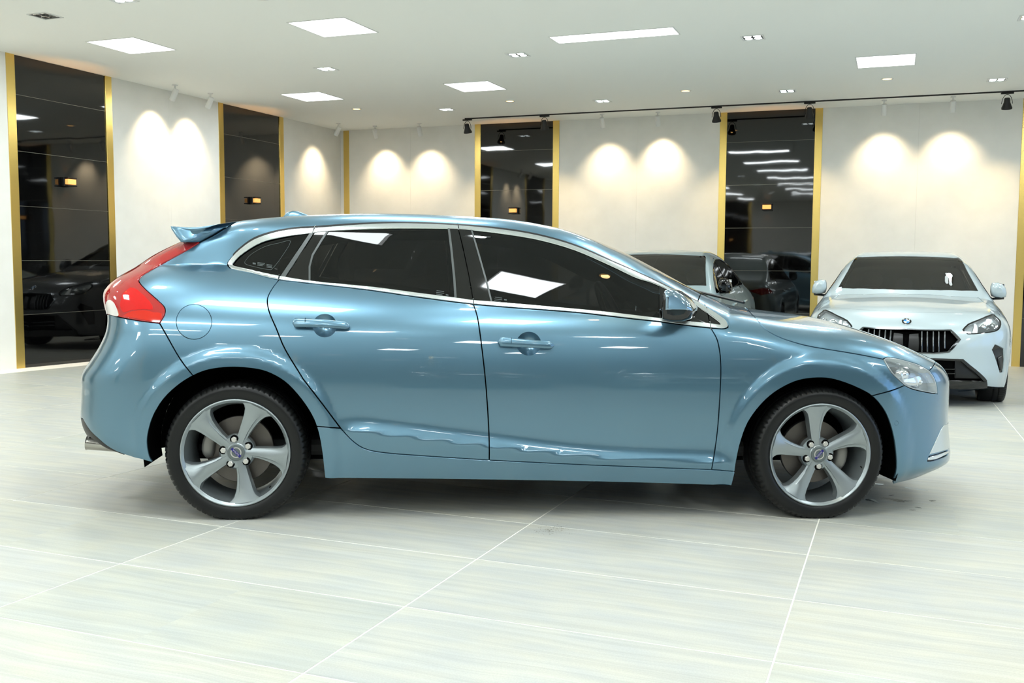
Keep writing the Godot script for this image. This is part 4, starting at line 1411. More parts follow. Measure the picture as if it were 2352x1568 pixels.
	for e in [[580, 602, 7, 4], [591, 601.5, 17, 1.6], [591, 604.5, 16, 1.6], [591, 607.5, 12, 1.6], [612, 606, 13, 1.6], [612, 609, 12, 1.6], [612, 612, 13, 1.6], [1003, 666, 17, 1.5], [1002, 670, 18, 1.5], [1002, 674, 14, 1.5], [1002, 678, 17, 1.5], [1024, 675, 6, 3], [1137, 681, 16, 1.5], [1136, 685, 17, 1.5], [1135, 689, 15, 1.5], [1158, 686, 6, 3]]:
		both(car, "etched_mark", b.panel(b.seam([[e[0], e[1]], [e[0] + e[2], e[1] + e[2] * 0.14], [e[0] + e[2], e[1] + e[2] * 0.14 + e[3]], [e[0], e[1] + e[3]]], 1), [], -0.002, 0.0), M.print_grey)
	# --- headlamp: chrome shell, projector, clear cover
	var lamp := Body.join([lamp_top, lamp_right, lamp_low, lamp_rear])
	both(car, "headlamp_shell", b.panel(Body.grown(lamp, -0.002), [], -0.045, 0.0), M.lamp_shell)
	both(car, "headlamp_bezel", b.panel(Body.grown(lamp, -0.0015), [Body.grown(lamp, -0.005)], 0.001, 0.05), M.lamp_shell)
	for e in [[2086, 858, 0.036, 0.030], [2122, 878, 0.026, 0.034]]:
		var r := b.skin(b.prm(b.hit(e[0], e[1])))
		var look: Vector3 = (r[1] * 0.5 + Vector3(0.8, 0.1, 0.3)).normalized()
		var tr := Transform3D(Basis.looking_at(-look, Vector3.UP), r[0] - r[1] * e[3])
		for sgn in [1.0, -1.0]:
			var hs := lathe([[e[2], -0.03], [e[2] * 1.05, 0.0], [e[2] * 0.9, 0.004], [e[2] * 0.78, -0.004], [e[2] * 0.72, 0.006], [e[2] * 0.45, 0.018], [0.0, 0.024]], 24, 0.7)
			for i in hs.p.size():
				hs.p[i] = tr * hs.p[i]
				hs.n[i] = tr.basis * hs.n[i]
				if sgn < 0.0:
					hs.p[i].z = -hs.p[i].z
					hs.n[i].z = -hs.n[i].z
			put(car, "headlamp_projector", hs.done(), M.chrome)
	both(car, "headlamp_reflector", b.panel(b.seam([[2052, 838], [2075, 836], [2098, 845], [2102, 856], [2086, 866], [2066, 858], [2052, 838]], 2), [], -0.030, 0.012), M.dark_chrome)
	both(car, "headlamp_blade", b.panel(b.seam([[2076, 872], [2100, 868], [2118, 862], [2124, 872], [2112, 884], [2092, 886], [2076, 872]], 2), [], -0.018, 0.012), M.chrome)
	both(car, "headlamp_cover", b.panel(Body.grown(lamp, -0.0025), [], 0.001, 0.0), M.lamp_clear)
	# --- dark inner shell that shows through the seams; arches and windows left open
	var vt := b.v0 + b.dv * (b.nv - 1) - 0.001
	var all_ := Body.join([PackedVector2Array([Vector2(b.s0 + 0.002, 0.0), Vector2(b.s0 + 0.002, vt), Vector2(b.s0 + b.ds * (b.ns - 1) - 0.002, vt), Vector2(b.s0 + b.ds * (b.ns - 1) - 0.002, -0.1)]), b.pts([[3.53, 0.26, 0.05]]), b.pts([[3.45, 0.26, 0.40]]), b.seam([[2140, 1060], [2090, 1085], [2060, 1090]], 1), b.seam([[1690, 1095], [1437, 1090], [1177, 1088], [960, 1086], [745, 1080]], 1), b.seam([[345, 1030], [285, 1012], [240, 985], [210, 950]], 1), b.pts([[-0.77, 0.45, 0.30], [-0.79, 0.45, 0.02]])])
	across(car, "inner_shell", b.panel(all_, [Body.grown(arch_rear_hole, 0.004), Body.grown(arch_front_hole, 0.004), Body.grown(opening, -0.006), Body.grown(shield, -0.012), Body.grown(lamp, 0.004), Body.grown(fog, 0.004)] + dishes, -0.014, 0.0), M.liner)
	car_details(car, b)
	for e in [[0.0, 66.0], [2.647, 96.0]]:
		wheel(car, Vector3(e[0], 0.2985, 0.885), 1.0, deg_to_rad(e[1]), "volvo")
		wheel(car, Vector3(e[0], 0.2985, -0.885), -1.0, deg_to_rad(e[1] + 20.0), "volvo")

# ---------------------------------------------------------------- wheels and fittings
var wheel_cache := {}

func tyre_mesh(r: float, rim: float, w: float) -> ArrayMesh:
	var drop := r - 0.2985 if r < 0.34 else 0.012
	var k := r / 0.3115
	var prof := [[rim - 0.004, -0.030], [rim - 0.001, -0.014], [rim + 0.004, -0.008], [rim + 0.010, -0.007], [rim + 0.016, -0.003], [rim + (r - rim) * 0.48, 0.0], [rim + (r - rim) * 0.55, -0.0015], [rim + (r - rim) * 0.60, -0.0005], [rim + (r - rim) * 0.72, -0.004], [r - 0.012 * k, -0.013], [r - 0.006 * k, -0.022], [r - 0.0025 * k, -0.034], [r - 0.0008, -0.055], [r - 0.0005, -0.062], [r - 0.0075, -0.064], [r - 0.0075, -0.072], [r - 0.0002, -0.074], [r, -0.105], [r - 0.0075, -0.107], [r - 0.0075, -0.117], [r, -0.119], [r, -w * 0.72], [r - 0.003, -w + 0.034], [r - 0.012, -w + 0.013], [rim + (r - rim) * 0.5, -w], [rim - 0.004, -w + 0.03]]
	var slots := 72
	var seg := slots * 5
	var rows := prof.size()
	var pos := PackedVector3Array()
	pos.resize((seg + 1) * rows)
	for i in seg + 1:
		var a := TAU * i / seg
		var in_slot: bool = i % 5 == 0
		for j in rows:
			var q: float = prof[j][0]
			if in_slot and j >= 9 and j <= 13: q -= 0.006 if j < 11 else 0.0035
			var y := q * sin(a)
			pos[i * rows + j] = Vector3(q * cos(a), maxf(y, -(r - drop) + 0.0015), prof[j][1])
	var s := Soup.new()
	for i in seg + 1:
		for j in rows:
			var ia := i - 1 if i > 0 else seg - 1
			var ib := i + 1 if i < seg else 1
			var t1 := pos[ib * rows + j] - pos[ia * rows + j]
			var t2 := pos[i * rows + mini(j + 1, rows - 1)] - pos[i * rows + maxi(j - 1, 0)]
			var n := t2.cross(t1)
			n = n.normalized() if n.length() > 1e-9 else Vector3.BACK
			var rad := Vector3(cos(TAU * i / seg), sin(TAU * i / seg), 0.0)
			if n.dot(rad * 0.5 + Vector3(0, 0, 0.5 if prof[j][1] > -w * 0.5 else -0.5)) < 0.0: n = -n
			s.vert(pos[i * rows + j], n)
	for i in seg:
		for j in rows - 1: s.quad(i * rows + j, i * rows + j + 1, (i + 1) * rows + j + 1, (i + 1) * rows + j)
	return s.done()

func spoke_mesh() -> ArrayMesh:
	var st := [[0.030, 0.020, -0.031, 0.0], [0.06, 0.0225, -0.031, 0.0], [0.10, 0.0255, -0.028, -0.02], [0.14, 0.032, -0.023, -0.045], [0.175, 0.040, -0.0175, -0.07], [0.200, 0.050, -0.0135, -0.09], [0.215, 0.063, -0.0115, -0.10], [0.2285, 0.082, -0.010, -0.105]]
	var sec := []
	for e in st:
		var ring := []
		var r: float = e[0]
		var w: float = e[1]
		for c in [[-1.0, -0.048], [-0.98, -0.016], [-0.90, -0.0075], [-0.60, -0.0055], [-0.50, 0.0], [0.50, 0.0], [0.62, -0.0025], [0.93, -0.004], [1.0, -0.012], [1.02, -0.048]]:
			var t: float = c[0] * w / r + e[3]
			# stay on the circle for the outer end so that the spoke melts into the rim
			ring.append(Vector3(r * cos(t), r * sin(t), e[2] + c[1]))
		sec.append(ring)
	return loft(sec, true, true, 0.35)

func wheel_meshes() -> Dictionary:
	if wheel_cache.size(): return wheel_cache
	var c := wheel_cache
	c.tyre = tyre_mesh(0.3115, 0.2375, 0.225)
	c.rim = lathe([[0.2365, -0.030], [0.2395, -0.012], [0.2385, -0.005], [0.2345, -0.0035], [0.2310, -0.006], [0.2270, -0.0115], [0.2235, -0.0145], [0.2225, -0.020], [0.2180, -0.045], [0.2080, -0.085], [0.2040, -0.13], [0.2060, -0.20]], 96, 0.5).done()
	c.spoke = spoke_mesh()
	c.hub = lathe([[0.0, -0.026], [0.036, -0.027], [0.041, -0.031], [0.070, -0.0345], [0.078, -0.045], [0.080, -0.075]], 48, 0.5).done()
	c.cap = lathe([[0.0, -0.0205], [0.034, -0.0215], [0.0365, -0.0230], [0.0372, -0.030]], 40, 0.5).done()
	c.cap_ring = lathe([[0.0190, -0.0205], [0.0195, -0.0192], [0.0235, -0.0194], [0.0240, -0.0212]], 40, 0.5).done()
	c.pocket = lathe([[0.0, -0.0338], [0.0185, -0.0334], [0.0195, -0.0375]], 20, 0.4).done()
	c.lug = lathe([[0.0, -0.0225], [0.0105, -0.0225], [0.0125, -0.0240], [0.0130, -0.0350]], 6, 0.1).done()
	c.bar = box_mesh(Vector3(-0.027, -0.0062, -0.0205), Vector3(0.027, 0.0062, -0.0182), 0.0008)
	c.text = text_mesh("VOLVO", 0.0098, 0.0006, true, true)
	c.disc = lathe([[0.060, -0.088], [0.076, -0.088], [0.078, -0.112], [0.148, -0.112], [0.150, -0.114], [0.150, -0.134], [0.07, -0.134]], 64, 0.4).done()
	c.hat = lathe([[0.0, -0.084], [0.058, -0.084], [0.062, -0.088], [0.062, -0.11]], 40, 0.4).done()
	var sec := []
	for k in 9:
		var a := deg_to_rad(-30.0 + 60.0 * k / 8.0)
		var ring := []
		var e := 1.0 - pow(absf(k - 4.0) / 4.0, 4.0) * 0.45
		for q in [[0.108, -0.098], [0.118, -0.080], [0.150, -0.076], [0.163, -0.086], [0.166, -0.12], [0.158, -0.15], [0.108, -0.15]]:
			var rr: float = 0.137 + (q[0] - 0.137) * e
			ring.append(Vector3(rr * cos(a), rr * sin(a), -0.115 + (q[1] + 0.115) * e))
		sec.append(ring)
	c.caliper = loft(sec, true, true, 0.5)
	c.valve = lathe([[0.0, 0.012], [0.003, 0.012], [0.0035, 0.0]], 10, 0.4).done()
	return c

func wheel(car: Node, pos: Vector3, side: float, turn: float, look: String, scale_ := 1.0) -> void:
	var c := wheel_meshes()
	var w := Node3D.new()
	w.name = "wheel"
	w.transform = Transform3D(Basis(Vector3.UP, 0.0 if side > 0.0 else PI).scaled(Vector3.ONE * scale_), pos)
	car.add_child(w, true)
	put(w, "tyre", c.tyre, M.tyre)
	var rz := Transform3D(Basis(Vector3.BACK, turn), Vector3.ZERO)
	var metal: Material = M.alloy if look == "volvo" else M.alloy_dark
	put(w, "rim", c.rim, metal)
	put(w, "hub", c.hub, metal)
	for k in 5:
		put(w, "spoke", c.spoke, metal, Transform3D(Basis(Vector3.BACK, turn + TAU * k / 5.0 + 0.07), Vector3.ZERO))
		var a := turn + TAU * (k + 0.5) / 5.0 - 0.04
		var at_ := Vector3(cos(a) * 0.0575, sin(a) * 0.0575, 0.0)
		put(w, "lug_pocket", c.pocket, M.liner, Transform3D(Basis(), at_ + Vector3(0, 0, 0.0012)))
		put(w, "lug_nut", c.lug, M.lug, Transform3D(Basis(Vector3.BACK, a), at_))
	put(w, "cap", c.cap, M.alloy_cap)
	put(w, "cap_ring", c.cap_ring, M.lug)
	if look == "volvo":
		var bt := deg_to_rad(-44.0 if turn < 1.4 else 50.0)
		put(w, "cap_bar", c.bar, M.emblem_blue, Transform3D(Basis(Vector3.BACK, bt), Vector3.ZERO))
		put(w, "cap_lettering", c.text, M.lug, Transform3D(Basis(Vector3.BACK, bt), Vector3(0, 0, -0.0180)))
	put(w, "brake_disc", c.disc, M.disc)
	put(w, "disc_hat", c.hat, M.rust)
	put(w, "caliper", c.caliper, M.caliper, Transform3D(Basis(Vector3.BACK, deg_to_rad(165.0 if pos.x < 1.0 else -8.0) * side), Vector3.ZERO))
	put(w, "valve", c.valve, M.satin_black, rz * Transform3D(Basis(Vector3.BACK, -1.95), Vector3.ZERO) * Transform3D(Basis(Vector3.RIGHT, 0.3), Vector3(0.213, 0, -0.03)))

func wheel_house(car: Node, x: float, y: float, r: float, z_out: float, z_in: float, a0 := -8.0, a1 := 188.0) -> void:
	var s := Soup.new()
	var n := 40
	for k in n + 1:
		var a := deg_to_rad(lerpf(a0, a1, float(k) / n))
		for z in [z_out, z_in]:
			s.vert(Vector3(x + r * cos(a), y + r * sin(a), z), Vector3(-cos(a), -sin(a), 0))
	for k in n: s.quad(2 * k, 2 * k + 1, 2 * k + 3, 2 * k + 2)
	# inner wall, above the axle
	var c := s.vert(Vector3(x, y + 0.02, z_in), Vector3.BACK)
	var first := s.p.size()
	for k in n + 1:
		var a := deg_to_rad(-5.0 + 190.0 * k / n)
		s.vert(Vector3(x + r * cos(a), y + r * sin(a), z_in), Vector3.BACK)
	for k in n: s.tri(c, first + k, first + k + 1)
	both(car, "wheel_arch_liner", s, M.liner)

func seat_into(car: Node, x: float, z: float, w: float, h: float) -> void:
	# cushion and leaning backrest as one loft each, with a headrest
	var sec := []
	for k in 7:
		var t := k / 6.0
		var e := 1.0 - pow(absf(2.0 * t - 1.0), 3.0) * 0.35
		sec.append(seat_ring(Vector3(x + 0.02 + 0.46 * t, 0.42 + 0.03 * t, z), w * (0.9 + 0.1 * e), 0.075 * e, Vector3.UP))
	put(car, "seat_cushion", loft(sec), M.seat)
	sec = []
	for k in 9:
		var t := k / 8.0
		var e := 1.0 - pow(absf(2.0 * t - 1.0), 4.0) * 0.4
		sec.append(seat_ring(Vector3(x - 0.02 - 0.22 * t, 0.45 + h * t, z), w * (1.0 - 0.35 * t * t), 0.07 * e, Vector3(1, 0.4, 0).normalized()))
	put(car, "seat_backrest", loft(sec), M.seat)
	sec = []
	for k in 6:
		var t := k / 5.0
		var e := 1.0 - pow(absf(2.0 * t - 1.0), 3.0) * 0.45
		sec.append(seat_ring(Vector3(x - 0.25 - 0.02 * t, 0.47 + h + 0.17 * t, z), w * 0.48 * e, 0.045 * e, Vector3(1, 0.2, 0).normalized()))
	put(car, "headrest", loft(sec), M.seat)

func seat_ring(c: Vector3, w: float, d: float, n: Vector3) -> Array:
	var ring := []
	for k in 16:
		var a := TAU * k / 16.0
		ring.append(c + Vector3(0, 0, 1) * w * 0.5 * signf(cos(a)) * pow(absf(cos(a)), 0.5) + n * d * signf(sin(a)) * pow(absf(sin(a)), 0.6))
	return ring

func interior(car: Node, driver: float) -> void:
	for z in [-0.36, 0.36]: seat_into(car, 1.30, z, 0.50, 0.58)
	for z in [-0.40, 0.0, 0.40]: seat_into(car, 0.42, z, 0.44, 0.52)
	# dashboard
	var sec := []
	for k in 9:
		var z := -0.68 + 1.36 * k / 8.0
		var e := 1.0 - pow(absf(z) / 0.72, 4.0) * 0.25
		sec.append([Vector3(2.42, 0.60, z), Vector3(2.42, 0.92 * e + 0.02, z), Vector3(2.15, 0.925 * e, z), Vector3(1.98, 0.90 * e, z), Vector3(1.90, 0.80, z), Vector3(1.98, 0.62, z)])
	put(car, "dashboard", loft(sec, true, true, 0.4), M.cabin)
	var s := Soup.new()
	var ring := []
	var tilt := Basis(Vector3.BACK, 0.45)
	for k in 32:
		var a := TAU * k / 32.0
		ring.append(Vector3(1.76, 0.90, driver * 0.36) + tilt * Vector3(0, sin(a) * 0.185, cos(a) * 0.185))
	tube_into(s, ring, 0.015, 8, true)
	for a in [0.0, PI, -PI / 2.0]:
		tube_into(s, [Vector3(1.78, 0.89, driver * 0.36), Vector3(1.76, 0.90, driver * 0.36) + tilt * Vector3(0, sin(a) * 0.18, cos(a) * 0.18)], 0.016, 6)
	put(car, "steering_wheel", s.done(), M.satin_black)
	put(car, "cabin_floor", box_mesh(Vector3(-0.2, 0.26, -0.72), Vector3(2.45, 0.33, 0.72), 0.02), M.cabin)
	put(car, "parcel_shelf", box_mesh(Vector3(-0.45, 0.86, -0.58), Vector3(0.12, 0.885, 0.58), 0.008), M.cabin)

func mirror_ring(k: float, z: float, cap: bool) -> Array:
	var base := [[-0.070, -0.062], [-0.074, -0.02], [-0.073, 0.035], [-0.062, 0.062], [-0.038, 0.070], [-0.010, 0.062], [0.020, 0.042], [0.048, 0.014], [0.064, -0.010], [0.066, -0.036], [0.052, -0.058], [0.02, -0.070], [-0.03, -0.072]]
	var ring := []
	for q in base:
		var x: float = q[0]
		var y: float = q[1]
		if cap:
			x = maxf(x, -0.060)
			y = maxf(y, -0.024)
			x *= 1.035
			y = y * 1.035 if y > 0.0 else y
		ring.append(Vector3(1.925 + x * k + (1.03 - z) * 0.42, 0.982 + y * k, z))
	return ring

func pr_end(pr: Array, e: int) -> Array:
	var out := []
	for q in pr: out.append(Vector3(q.x, q.y, -q.z if e == 0 else q.z))
	return out

func car_details(car: Node, b: Body) -> void:
	# side mirrors
	var st := [[0.845, 0.6], [0.865, 0.85], [0.90, 0.96], [0.95, 1.0], [1.01, 1.0], [1.045, 0.975], [1.062, 0.91], [1.070, 0.80], [1.074, 0.6]]
	for sgn in [1.0, -1.0]:
		var m := Node3D.new()
		m.name = "side_mirror"
		car.add_child(m, true)
		for cap in [false, true]:
			var sec := []
			for e in st:
				var r := mirror_ring(e[1], e[0] + (0.003 if cap and e[0] > 1.0 else 0.0), cap)
				for i in r.size(): r[i].z *= sgn
				sec.append(r)
			put(m, "mirror_cap" if cap else "mirror_housing", loft(sec, true, true, 0.5), M.mirror_cap if cap else M.gloss_black)
		var strip := Soup.new()
		tube_into(strip, [Vector3(1.885, 0.953, sgn * 1.052), Vector3(1.93, 0.952, sgn * 1.062), Vector3(1.985, 0.952, sgn * 1.03)], 0.0065, 8)
		put(m, "indicator_strip", strip.done(), M.white_lens)
		var arm := []
		for e in [[0.80, 0.030], [0.83, 0.028], [0.86, 0.022], [0.90, 0.018]]:
			var r := []
			for k in 12:
				var a := TAU * k / 12.0
				r.append(Vector3(2.005 - (e[0] - 0.8) * 0.5 + cos(a) * e[1] * 1.3, 0.925 + sin(a) * e[1] * 0.8, sgn * e[0]))
			arm.append(r)
		put(m, "mirror_arm", loft(arm), M.gloss_black)
		put(m, "mirror_glass", box_mesh(Vector3(-0.001, -0.05, -0.07), Vector3(0.001, 0.05, 0.07), 0.0005), M.chrome, Transform3D(Basis(Vector3.UP, sgn * -0.40), Vector3(1.8855, 0.98, sgn * 0.95)))
	# roof spoiler
	# its root follows the seam on the body skin, its tip stands free; each point keeps its own half width
	var pr := []
	for q in [[392, 519.5, 0], [425, 521.8, 0], [458, 521, 0], [501, 514.6, 0], [543, 508.2, 1], [520, 522, 1], [490, 540, 1], [461, 555.2, 1], [438, 555.8, 0], [416, 555.6, 0], [405, 543, 0], [394, 526, 0]]:
		var p := b.on_plane(q[0], q[1], lerpf(0.548, 0.578, clampf((q[1] - 519.0) / 37.0, 0.0, 1.0)))
		if q[2] == 1:
			var r := b.skin(b.prm(b.hit(q[0], q[1])))
			p = r[0] + r[1] * 0.0005
		pr.append(p)
	var sec := []
	for k in 17:
		var t := -1.0 + k / 8.0
		var ring := []
		for q in pr:
			var back: float = clampf((-0.08 - q.x) / 0.3, 0.0, 1.0)
			var bow: float = (1.0 - t * t)
			var over: float = clampf((q.y - 1.24) / 0.06, 0.0, 1.0)
			ring.append(Vector3(q.x - 0.045 * bow * back, q.y + 0.024 * bow * over, q.z * t))
		sec.append(ring)
	# rounded ends
	for e in [0, -1]:
		var mid := Vector3.ZERO
		for q in sec[e]: mid += q / float(sec[e].size())
		for k in [[0.90, 0.008], [0.6, 0.017], [0.25, 0.020]]:
			var ring := []
			for q in (pr_end(pr, e)): ring.append((q as Vector3).lerp(mid, 1.0 - k[0]) + Vector3(0, 0, (-k[1] if e == 0 else k[1])))
			if e == 0: sec.push_front(ring)
			else: sec.push_back(ring)
	put(car, "roof_spoiler", loft(sec, true, true, 0.5), M.paint_blue)
	# shark-fin aerial
	sec = []
	for e in [[0.066, 0.004, 0.010], [0.078, 0.026, 0.016], [0.095, 0.043, 0.019], [0.125, 0.050, 0.020], [0.155, 0.044, 0.018], [0.19, 0.028, 0.014], [0.22, 0.012, 0.009], [0.238, 0.003, 0.004]]:
		var base: float = 1.362 + (e[0] - 0.07) * 0.09
		var ring := []
		for k in 12:
			var a := PI * k / 11.0
			ring.append(Vector3(e[0], base + e[1] * pow(sin(a), 0.8), e[2] * cos(a) * (1.0 - 0.45 * sin(a))))
		sec.append(ring)
	put(car, "roof_aerial", loft(sec, true, true, 0.5), M.paint_blue)
	# exhaust tips
	for sgn in [1.0, -1.0]:
		var ex := lathe([[0.030, 0.16], [0.034, 0.0], [0.0365, -0.006], [0.033, -0.004], [0.029, 0.02], [0.0, 0.06]], 28, 0.7)
		var tr := Transform3D(Basis(Vector3.UP, PI / 2.0), Vector3(-0.765, 0.272, sgn * 0.46)) * Transform3D(Basis(Vector3.RIGHT, 0.10), Vector3.ZERO)
		put(car, "exhaust_tip", ex.done(), M.steel, tr)
	# underside, arches, cabin
	put(car, "underbody", box_mesh(Vector3(-0.36, 0.215, -0.58), Vector3(3.10, 0.30, 0.58), 0.02), M.liner)
	wheel_house(car, 0.0, 0.30, 0.402, 0.856, 0.56, -8.0, 190.0)
	wheel_house(car, 2.647, 0.30, 0.402, 0.846, 0.56, -19.0, 188.0)
	interior(car, 1.0)
	# wipers resting on the cowl
	for z in [-0.1, 0.45]:
		var s := Soup.new()
		tube_into(s, [Vector3(2.40, 0.985, z), Vector3(2.30, 1.02, z - 0.28), Vector3(2.24, 1.045, z - 0.52)], 0.007, 6)
		put(car, "wiper", s.done(), M.satin_black)

# ---------------------------------------------------------------- the cars parked along the back wall
func at_xy(b: Body, list: Array) -> PackedVector2Array:
	# a line given in side view, laid on the skin
	var out := PackedVector2Array()
	for e in list:
		var lo := 0.0
		var hi := 1.1
		for i in 24:
			var m := (lo + hi) * 0.5
			if b.f(e[0], e[1], m) < 0.0: lo = m
			else: hi = m
		out.append(b.prm(Vector3(e[0], e[1], lo)))
	return out

func arc_xy(b: Body, cx: float, cy: float, r: float, a0: float, a1: float, n := 20) -> PackedVector2Array:
	var l := []
	for k in n + 1:
		var a := deg_to_rad(lerpf(a0, a1, float(k) / n))
		l.append([cx + r * cos(a), cy + r * sin(a)])
	return at_xy(b, l)

func to_middle(b: Body, l: PackedVector2Array, top: float, s1: float) -> void:
	for i in l.size():
		if l[i].x > s1 or l[i].y > top: continue
		var r := b.skin(l[i])
		if absf(r[0].z) < 0.09:
			if r[0].x > b.xf: l[i] = Vector2(s1 + 0.02, l[i].y)
			else: l[i] = Vector2(l[i].x, top + 0.02)

func on_x(b: Body, u: float, v: float, x: float) -> Vector3:
	var r := b.sight(u, v)
	return r[0] + r[1] * ((x - r[0].x) / r[1].x)

func build_row_cars() -> void:
	var wb := 2.67
	var ice := thing("coupe_sedan", "ice-grey saloon with dark kidney grille facing out, bonnet badge in front", "car", Transform3D(Basis(Vector3.UP, -PI / 2.0), Vector3(9.05, 0, 1.95)))
	var b := Body.new()
	b.frame = ice.transform
	b.cam = CAM
	b.near = 8.0
	b.far = 13.5
	b.wheelbase = wb
	b.ds = 0.022
	b.dv = 0.022
	b.xr = -0.55
	b.xf = 3.0
	b.crease = 0.014
	b.wheel_y = 0.32
	b.flare_r = 0.455
	b.y2 = 0.80
	b.b2 = 1.4
	b.lean = 0.42
	b.bn = 0.30
	b.nose_pow = 2.8
	b.kn = 0.20
	b.chood = 0.09
	b.tables({
		"wp": [[-1.1, 0.78], [-0.7, 0.86], [-0.2, 0.888], [0.5, 0.893], [2.0, 0.893], [2.67, 0.9], [3.0, 0.89], [3.3, 0.86], [3.6, 0.82]],
		"yb": [[-1.1, 1.02], [-0.6, 1.03], [0.0, 1.02], [0.6, 1.0], [1.2, 0.975], [1.8, 0.945], [2.1, 0.93], [2.25, 0.95], [2.4, 1.05], [2.7, 1.2], [3.6, 1.3]],
		"yc": [[-1.1, 1.0], [-0.8, 1.05], [-0.5, 1.13], [-0.1, 1.27], [0.3, 1.40], [0.7, 1.452], [1.0, 1.460], [1.3, 1.435], [1.55, 1.370], [1.8, 1.265], [2.05, 1.15], [2.3, 1.035], [2.5, 0.94], [3.0, 0.7]],
		"hc": [[1.9, 1.04], [2.2, 1.01], [2.4, 0.985], [2.7, 0.95], [3.0, 0.905], [3.2, 0.862], [3.35, 0.81], [3.47, 0.745], [3.6, 0.62]],
		"xn": [[0, 3.3], [0.12, 3.42], [0.18, 3.50], [0.25, 3.54], [0.4, 3.55], [0.6, 3.56], [0.7, 3.555], [0.78, 3.52], [0.9, 3.42], [1.5, 3.2]],
		"xr": [[0, -0.8], [0.2, -0.95], [0.3, -1.0], [0.6, -1.02], [0.85, -1.0], [1.0, -0.98], [1.1, -0.9], [1.3, -0.6], [1.5, -0.3]],
		"crease": [[-1, 0.34], [0.5, 0.33], [1.5, 0.29], [2.3, 0.27], [4, 0.25]],
	})
	b.sample_skin()
	var g := 0.0035
	# --- openings traced on the photograph
	var lamp := b.seam([[2209.9, 757.2], [2222.7, 743.4], [2248.2, 732.8], [2278, 720.5], [2288.5, 726.4], [2299, 737], [2298, 751.9], [2286.4, 761.5], [2256.7, 765.7], [2222.7, 767.8], [2209.9, 757.2]], 2)
	lamp = Body.join([lamp])
	var kid := Body.join([b.seam([[2071.7, 760], [2080, 757.5], [2092, 754.5], [2184.4, 757.2], [2206.7, 779.5], [2180, 809.3], [2146, 812.5], [2105.7, 811], [2071.7, 811]], 1)])
	var low := Body.join([b.seam([[2071.7, 823], [2146, 822.5], [2212, 824.5], [2229, 839], [2266.3, 873], [2266.3, 884], [2182, 884], [2071.7, 884]], 1)])
	var vent := Body.join([b.seam([[2285.4, 790.2], [2306.6, 800.8], [2307.7, 826.3], [2304.5, 855], [2296, 856], [2278, 802.9]], 1)])
	var shield := Body.join([b.seam([[2071.7, 587.6], [2140, 589], [2190, 591.5], [2206.7, 594.5], [2225, 628], [2247, 668]], 3), b.seam([[2247, 668], [2160, 666.5], [2071.7, 665.2]], 2)])
	# carry the middle points over the centre line, so that both halves meet
	var top := b.v0 + b.dv * (b.nv - 1)
	var s1 := b.s0 + b.ds * (b.ns - 1)
	for l in [kid, low, shield]: to_middle(b, l, top, s1)
	var win := at_xy(b, [[-0.30, 1.06], [-0.18, 1.16], [0.05, 1.255], [0.35, 1.325], [0.7, 1.355], [1.1, 1.345], [1.4, 1.295], [1.65, 1.215], [1.9, 1.10], [2.12, 0.975], [2.14, 0.955], [1.8, 0.965], [1.2, 0.995], [0.6, 1.02], [0.0, 1.04], [-0.24, 1.045]])
	var arch_r := Body.join([arc_xy(b, 0, 0.32, 0.372, 205, -25), b.pts([[0.36, -0.2, 0.8], [-0.36, -0.2, 0.8]])])
	var arch_f := Body.join([arc_xy(b, wb, 0.32, 0.372, 205, -25), b.pts([[wb + 0.36, -0.2, 0.8], [wb - 0.36, -0.2, 0.8]])])
	var hood := Body.join([at_xy(b, [[2.24, 0.975], [2.5, 0.93], [2.8, 0.875], [3.05, 0.82]]), b.seam([[2284, 716], [2240, 715], [2180, 717], [2120, 717.3], [2071.7, 717.3]], 2), PackedVector2Array([Vector2(s1 + 0.02, top + 0.02)]), b.pts([[2.40, 0.98, 0.0], [2.36, 0.98, 0.4], [2.28, 0.98, 0.62]])])
	to_middle(b, hood, top, s1)
	# --- panels
	var body := PackedVector2Array([Vector2(b.s0, -0.36), Vector2(b.s0, top), Vector2(s1, top), Vector2(s1, -0.40), Vector2(3.1, -0.36), Vector2(2.9, -0.352), Vector2(0.0, -0.352), Vector2(-0.6, -0.35)])
	var doors := [at_xy(b, [[1.12, 0.965], [1.10, 0.7], [1.14, 0.30], [2.02, 0.27], [2.10, 0.5], [2.12, 0.75], [2.06, 0.925], [1.7, 0.94]]), at_xy(b, [[1.11, 0.965], [1.09, 0.7], [1.13, 0.30], [0.52, 0.33], [0.40, 0.5], [0.22, 0.75], [0.16, 1.0], [0.6, 0.99]])]
	var holes := [lamp, kid, low, vent, Body.grown(shield, 0.002), win, arch_r, arch_f, hood]
	across(ice, "body_shell", b.panel(body, holes + doors, 0.0, 0.012), M.paint_ice)
	across(ice, "bonnet", b.panel(Body.grown(hood, -g), [], 0.0, 0.012), M.paint_ice)
	for k in 2:
		var d := both(ice, ["front_door", "rear_door"][k], b.panel(Body.grown(doors[k], -g), [], 0.0, 0.012), M.paint_ice)
		for sgn in [1.0, -1.0]:
			var sec := []
			for m in 7:
				var t := m / 6.0
				var r := b.skin(at_xy(b, [[[1.17, 0.27][k] + 0.22 * t, 0.83 - 0.012 * t + 0.02 * k]])[0])
				var ring := []
				for q in 8:
					var a := TAU * q / 8.0
					var p: Vector3 = r[0] + r[1] * (0.022 * sin(PI * (0.1 + 0.8 * t)) + 0.010 * sin(a)) + Vector3.UP * 0.014 * cos(a)
					ring.append(Vector3(p.x, p.y, p.z * sgn))
				sec.append(ring)
			put(ice, "door_handle", loft(sec), M.paint_ice)
	across(ice, "windscreen", b.panel(shield, [], -0.003, 0.004), M.screen)
